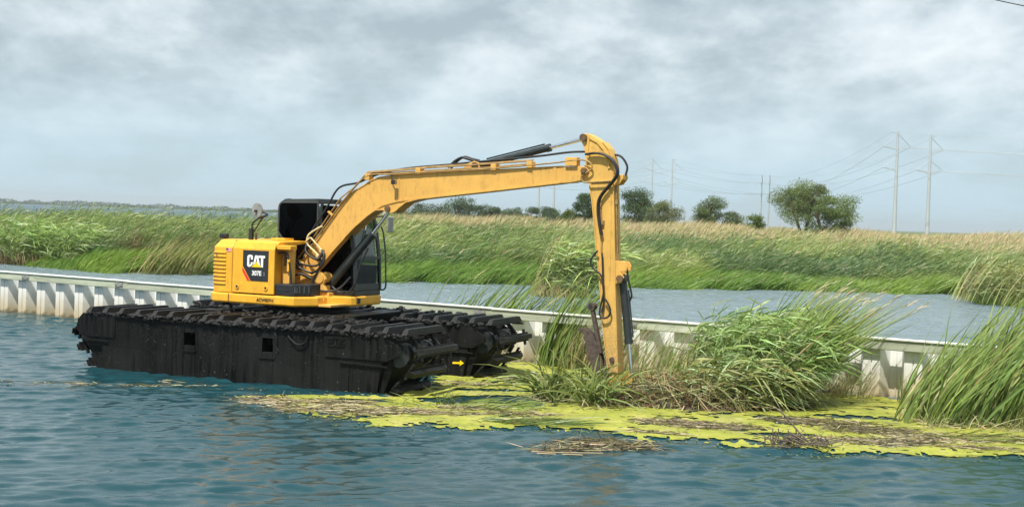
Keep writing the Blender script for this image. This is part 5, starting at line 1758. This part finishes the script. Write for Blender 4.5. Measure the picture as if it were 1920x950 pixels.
# ------------------------------------------------------------------ trees
def tree(label, x, y, H, Wd, c, seed, nleaf=3200, sz=0.15, lean=0.15, bushy=0.0, group=None, open_=0.0):
    g = np.random.default_rng(seed)
    zb = float(ground_z(x, y)) - 0.1
    H *= 1.12
    root = empty('tree' if H > 2.2 else 'bush', (x, y, zb), label=label, cat='tree' if H > 2.2 else 'bush', group=group)
    tr = MB()
    cl = []
    nb = 9
    fork = H * (0.10 if bushy else 0.22)
    tops = []
    stems = 4 if bushy else 3
    for s in range(stems):
        an = g.uniform(0, 6.28)
        p0 = Vector((0.12 * math.cos(an), 0.12 * math.sin(an), 0))
        p1 = Vector((Wd * 0.12 * math.cos(an), Wd * 0.12 * math.sin(an), H * 0.32))
        p2 = Vector((Wd * 0.22 * math.cos(an) + lean * H * 0.3, Wd * 0.2 * math.sin(an), H * 0.62))
        tr.tube(smooth_path([p0, p1, p2], 4), 0.028 * H, 6, True, [1 - 0.07 * i for i in range(9)])
        tops += [p1, p2]
    for b in range(nb + int(open_ * 8)):
        st = tops[int(g.integers(len(tops)))]
        an, e = g.uniform(0, 6.28), g.uniform(-0.1, 1.0)
        R_ = g.uniform(0.5, 0.92)
        zz = H * (0.30 + 0.62 * max(0, math.sin(max(e, -0.1)))) if not bushy else H * (0.12 + 0.80 * max(0, math.sin(max(e, 0))))
        en = Vector((Wd / 2 * R_ * math.cos(an) * math.cos(e * 0.8) + lean * zz * 0.5, Wd / 2 * R_ * 0.8 * math.sin(an) * math.cos(e * 0.8), zz))
        tr.tube(smooth_path([st, (st + en) / 2 + Vector((0, 0, 0.05 * H)), en], 3), 0.010 * H, 5, True, [1 - 0.1 * i for i in range(7)])
        cl.append(en)
    for _ in range(int(30 + 22 * (1 - open_))):
        u, v, w = g.uniform(-1, 1, 3)
        if u * u + v * v + w * w > 1:
            continue
        zz = H * (0.62 + 0.32 * w) if not bushy else H * (0.44 + 0.44 * w)
        cl.append(Vector((Wd / 2 * 0.75 * u + lean * zz * 0.5, Wd / 2 * 0.7 * v, zz)))
    tr.build('trunk', M['bark'], root)
    cl = np.array([tuple(p) for p in cl])
    nleaf = int(nleaf * 2.8)
    k = g.integers(len(cl), size=nleaf)
    rr = g.uniform(0.11, 0.22, len(cl)) * min(Wd, H)
    off = g.normal(size=(nleaf, 3))
    off = off / np.linalg.norm(off, axis=1, keepdims=True) * (g.random((nleaf, 1)) ** 0.45) * rr[k][:, None] * np.array([1.25, 1.1, 0.75])
    P = cl[k] + off
    P[:, 2] = np.maximum(P[:, 2], 0.05)
    tone = g.uniform(0.75, 1.25, len(cl))
    cc = np.asarray(c)[None] * tone[k][:, None] * (1 + g.uniform(-0.3, 0.3, (nleaf, 1))) * (1 + g.uniform(-0.1, 0.1, (nleaf, 3)))
    bl = Blades()
    bl.add(P, g.normal(size=(nleaf, 3)) + [0.5, 0, 0.1], g.normal(size=(nleaf, 3)) * 0.2, sz * g.uniform(0.7, 1.4, nleaf), sz * 0.6, cc, None, 1, g)
    link('crown', bl.mesh('crown', M['tree_leaf']), root, kind='stuff')
    return root


TG = (0.075, 0.115, 0.035)
TD = (0.075, 0.12, 0.048)
tree('open crowned green tree with visible limbs, tallest on the right part of the levee', 24.4, 112, 4.4, 6.0, (0.185, 0.235, 0.095), 5, 5200, 0.17, 0.0, open_=0.5)
tree('dense rounded bush growing against the right foot of the open crowned tree', 25.9, 110.5, 3.5, 6.0, (0.165, 0.225, 0.08), 6, 4200, 0.16, 0.2, 1)
tree('dark green tree just right of the excavator arm behind a paler bush', 13.2, 140, 4.1, 5.0, TD, 7, 3600, 0.20, 0.1, 1)
tree('paler olive bush overlapping the dark tree just right of the arm', 14.7, 132, 3.0, 4.6, (0.175, 0.20, 0.10), 8, 3000, 0.18, 0.3, 1)
tree('upright green bush standing alone midway between the arm and the open crowned tree', 17.9, 125, 3.3, 3.3, (0.13, 0.18, 0.065), 9, 2600, 0.17, 0.25, 1)
tree('low windswept bush close right of the upright green bush', 20.3, 125, 2.1, 2.6, (0.12, 0.165, 0.065), 10, 1400, 0.16, 0.5, 1)
tree('small low bright bush left of the open crowned tree', 21.3, 118, 1.8, 2.2, (0.15, 0.22, 0.06), 12, 1300, 0.15, 0.1, 1)
tree('dark rounded tree seen just left of the excavator arm', 8.0, 150, 3.6, 3.4, TD, 13, 2600, 0.2, 0.0, 1)
FT = [(-16.5, 6.2, 8.0, 290), (-11.5, 7.4, 10.0, 300), (-21.0, 6.4, 8.0, 300), (-25.5, 5.6, 7.5, 290), (-5.6, 4.8, 6.5, 300), (-0.9, 4.6, 9.0, 310), (4.6, 4.6, 8.0, 300), (8.8, 5.0, 7.0, 310), (12.4, 3.8, 5.4, 300)]
FL = ['broad dark tree under the boom, second from the left of the far row', 'tallest far tree under the middle of the boom', 'dark far tree close behind the cab front under the boom elbow', 'far tree mostly hidden behind the boom elbow and cab',
      'small rounded far tree right of the tallest one', 'low wide far tree left of the two power poles under the boom', 'low far tree at the foot of the two poles under the boom', 'far tree at the right foot of the right pole under the boom', 'low far bush left of the dark rounded tree beside the arm']
for i, (x, h, w, y) in enumerate(FT):
    tree(FL[i], x, y, h, w, (0.085, 0.13, 0.055), 30 + i, 2600, 0.36, 0.05, 1, 'far row of trees beyond the levee')
tree('small yellowish green bush in the dry grass left of the arm', 6.9, 160, 2.0, 2.2, (0.12, 0.16, 0.03), 51, 900, 0.2, 0, 1)


def far_shore():
    g = np.random.default_rng(77)
    n = 9000
    x = g.uniform(-640, -120, n)
    hn = vnoise(x / 14, x * 0 + 3, 4, 3)
    top = 2.0 + 6.5 * np.clip(hn - 0.2, 0, 1)
    P = np.stack([x, 1480 + g.uniform(-10, 10, n), g.random(n) ** 0.7 * top], -1)
    bl = Blades()
    bl.add(P, g.normal(size=(n, 3)), g.normal(size=(n, 3)) * 0.1, g.uniform(1.0, 2.4, n), 1.2, vary((0.06, 0.09, 0.045), n, 0.3, 0.1, g), None, 1, g)
    link('far_treeline', bl.mesh('far_treeline', M['leaf']), label='low blue green line of trees on the far lake shore', cat='trees', kind='stuff')
    mb = MB()
    pts = [(-900, 1470)] + [(-900 + 40 * i, 1466 + 6 * math.sin(i * 1.7)) for i in range(22)] + [(0, 1470), (0, 1600), (-900, 1600)]
    mb.prism(pts, lambda u, v, d: (u, v, d), -0.5, 0.8)
    mb.build('far_shore', M['soil'], kind='structure')


far_shore()
for i, (px, y) in enumerate([(-170, 480), (-150, 420), (-128, 400), (-152, 470), (-112, 440), (-98, 380), (-118, 520), (-84, 360), (-76, 420), (-70, 330), (-104, 560), (-92, 500)]):
    s_ = MB().tube([(px, y, -1), (px, y, random.uniform(0.7, 1.5))], random.uniform(0.12, 0.24), 7)
    props(s_.build('stake', M['stake']), label='dark weathered stake standing in the open lake at the left', cat='stake', group='stakes in the lake')

# ------------------------------------------------------------------ power lines
def pole(x, y, H, yaw, label, arms=((1, 1), (1, 1)), r=0.55):
    zb = -0.5
    root = empty('power_pole', (x, y, zb), yaw, label=label, cat='power pole', group='steel power poles behind the levee')
    MB().tube([(0, 0, 0), (0, 0, H)], r, 10, True, [1.0, 0.45]).build('shaft', M['pole'], root)
    att = []
    for (lv, tie), on in zip(((0.645 * H, 0.76 * H), (0.835 * H, 0.975 * H)), arms):
        for sgn, o in ((-1, on[0]), (1, on[1])):
            if not o:
                continue
            tip = (sgn * 0.125 * H, 0, lv + 0.025 * H)
            MB().bar((sgn * 0.2, 0, lv), tip, 0.30, 0.26).build('crossarm', M['pole'], root)
            MB().tube([(sgn * 0.2, 0, tie), (tip[0], 0, tip[2] + 0.1)], 0.09, 5).build('insulator', M['cable'], root)
            att.append((sgn, tip))
    MB().bar((0, 0, H * 0.985), (-0.055 * H if arms[1][0] else 0.055 * H, 0, H * 0.992), 0.22, 0.2).build('ground_arm', M['pole'], root)
    R_ = Matrix.Rotation(yaw, 3, 'Z')
    out = {}
    for i, (sgn, tip) in enumerate(att):
        out[i] = Vector((x, y, zb)) + R_ @ Vector(tip)
    out['g'] = Vector((x, y, zb)) + R_ @ Vector((-0.055 * H if arms[1][0] else 0.055 * H, 0, H * 0.992))
    return out


HP = 33.0
pa = [pole(114.3, 400, HP, 0.1, 'left pole of the nearest tall pair at the far right', ((1, 0), (1, 1)), 0.7),
      pole(139.0, 750, 32, 1.25, 'left pole of the narrow distant pair right of the lone upright bush', ((1, 1), (1, 1))),
      pole(66.0, 640, 34, 0.1, 'left pole of the pair above the dark tree right of the arm', ((1, 0), (1, 1))),
      pole(14.9, 800, 33, 0.2, 'left pole of the pair showing under the boom', ((1, 1), (1, 1)), 0.9)]
pb_ = [pole(127.3, 410, HP, 0.1, 'right pole of the nearest tall pair at the far right', ((1, 1), (0, 1)), 0.7),
       pole(143.4, 750, 32, 1.25, 'right pole of the narrow distant pair right of the lone upright bush', ((1, 1), (1, 1))),
       pole(75.5, 640, 34, 0.1, 'right pole of the pair above the dark tree right of the arm', ((1, 1), (0, 1))),
       pole(24.0, 800, 33, 0.2, 'right pole of the pair showing under the boom', ((1, 1), (1, 1)), 0.9)]


def cables(line, ext, labs):
    for key, lab in zip((0, 1, 2, 'g'), labs):
        pts = [ext[key]] + [p[key if key in p else 0] for p in line]
        mb = MB()
        for p, q_ in zip(pts[:-1], pts[1:]):
            sag = (q_ - p).length * 0.016
            mb.tube([p.lerp(q_, t / 14) - Vector((0, 0, sag * 4 * (t / 14) * (1 - t / 14))) for t in range(15)], 0.05 if key != 'g' else 0.03, 4, False)
        props(mb.build('power_cable', M['cable']), label=lab, cat='cable', group='power cables strung between the steel poles')


def ext_of(p, d):
    return {k: (p[k] if k in p else p[0]) + Vector(d) for k in (0, 1, 2, 'g')}


cables(pa, ext_of(pa[0], (190, -60, 2)), ['lower cable of the left pole row', 'upper left cable of the left pole row', 'upper right cable of the left pole row', 'thin top ground wire of the left pole row'])
cables(pb_, ext_of(pb_[0], (190, -60, 2)), ['lower left cable of the right pole row', 'lower right cable of the right pole row', 'upper cable of the right pole row', 'thin top ground wire of the right pole row'])
oc = MB().tube([(19.0 + 1.2 * t, 60 - 0.3 * t, 13.60 - 0.22 * t + 0.012 * (t - 5) ** 2) for t in range(0, 11)], 0.022, 6, False)
props(oc.build('overhead_cable', M['rubber']), label='single dark cable crossing the top right corner of the sky', cat='cable')


# ------------------------------------------------------------------ summer haze over the lake
def build_haze():
    m = bpy.data.materials.new('haze')
    m.use_nodes = True
    nt = m.node_tree
    nt.nodes.clear()
    out, v = nt.nodes.new('ShaderNodeOutputMaterial'), nt.nodes.new('ShaderNodeVolumePrincipled')
    v.inputs['Color'].default_value = (0.86, 0.93, 0.98, 1)
    v.inputs['Density'].default_value = 0.00018
    v.inputs['Anisotropy'].default_value = 0.3
    nt.links.new(v.outputs[0], out.inputs['Volume'])
    MB().box((-9500, -400, -3.5), (9500, 9500, 48)).build('haze', m, kind='stuff')


build_haze()
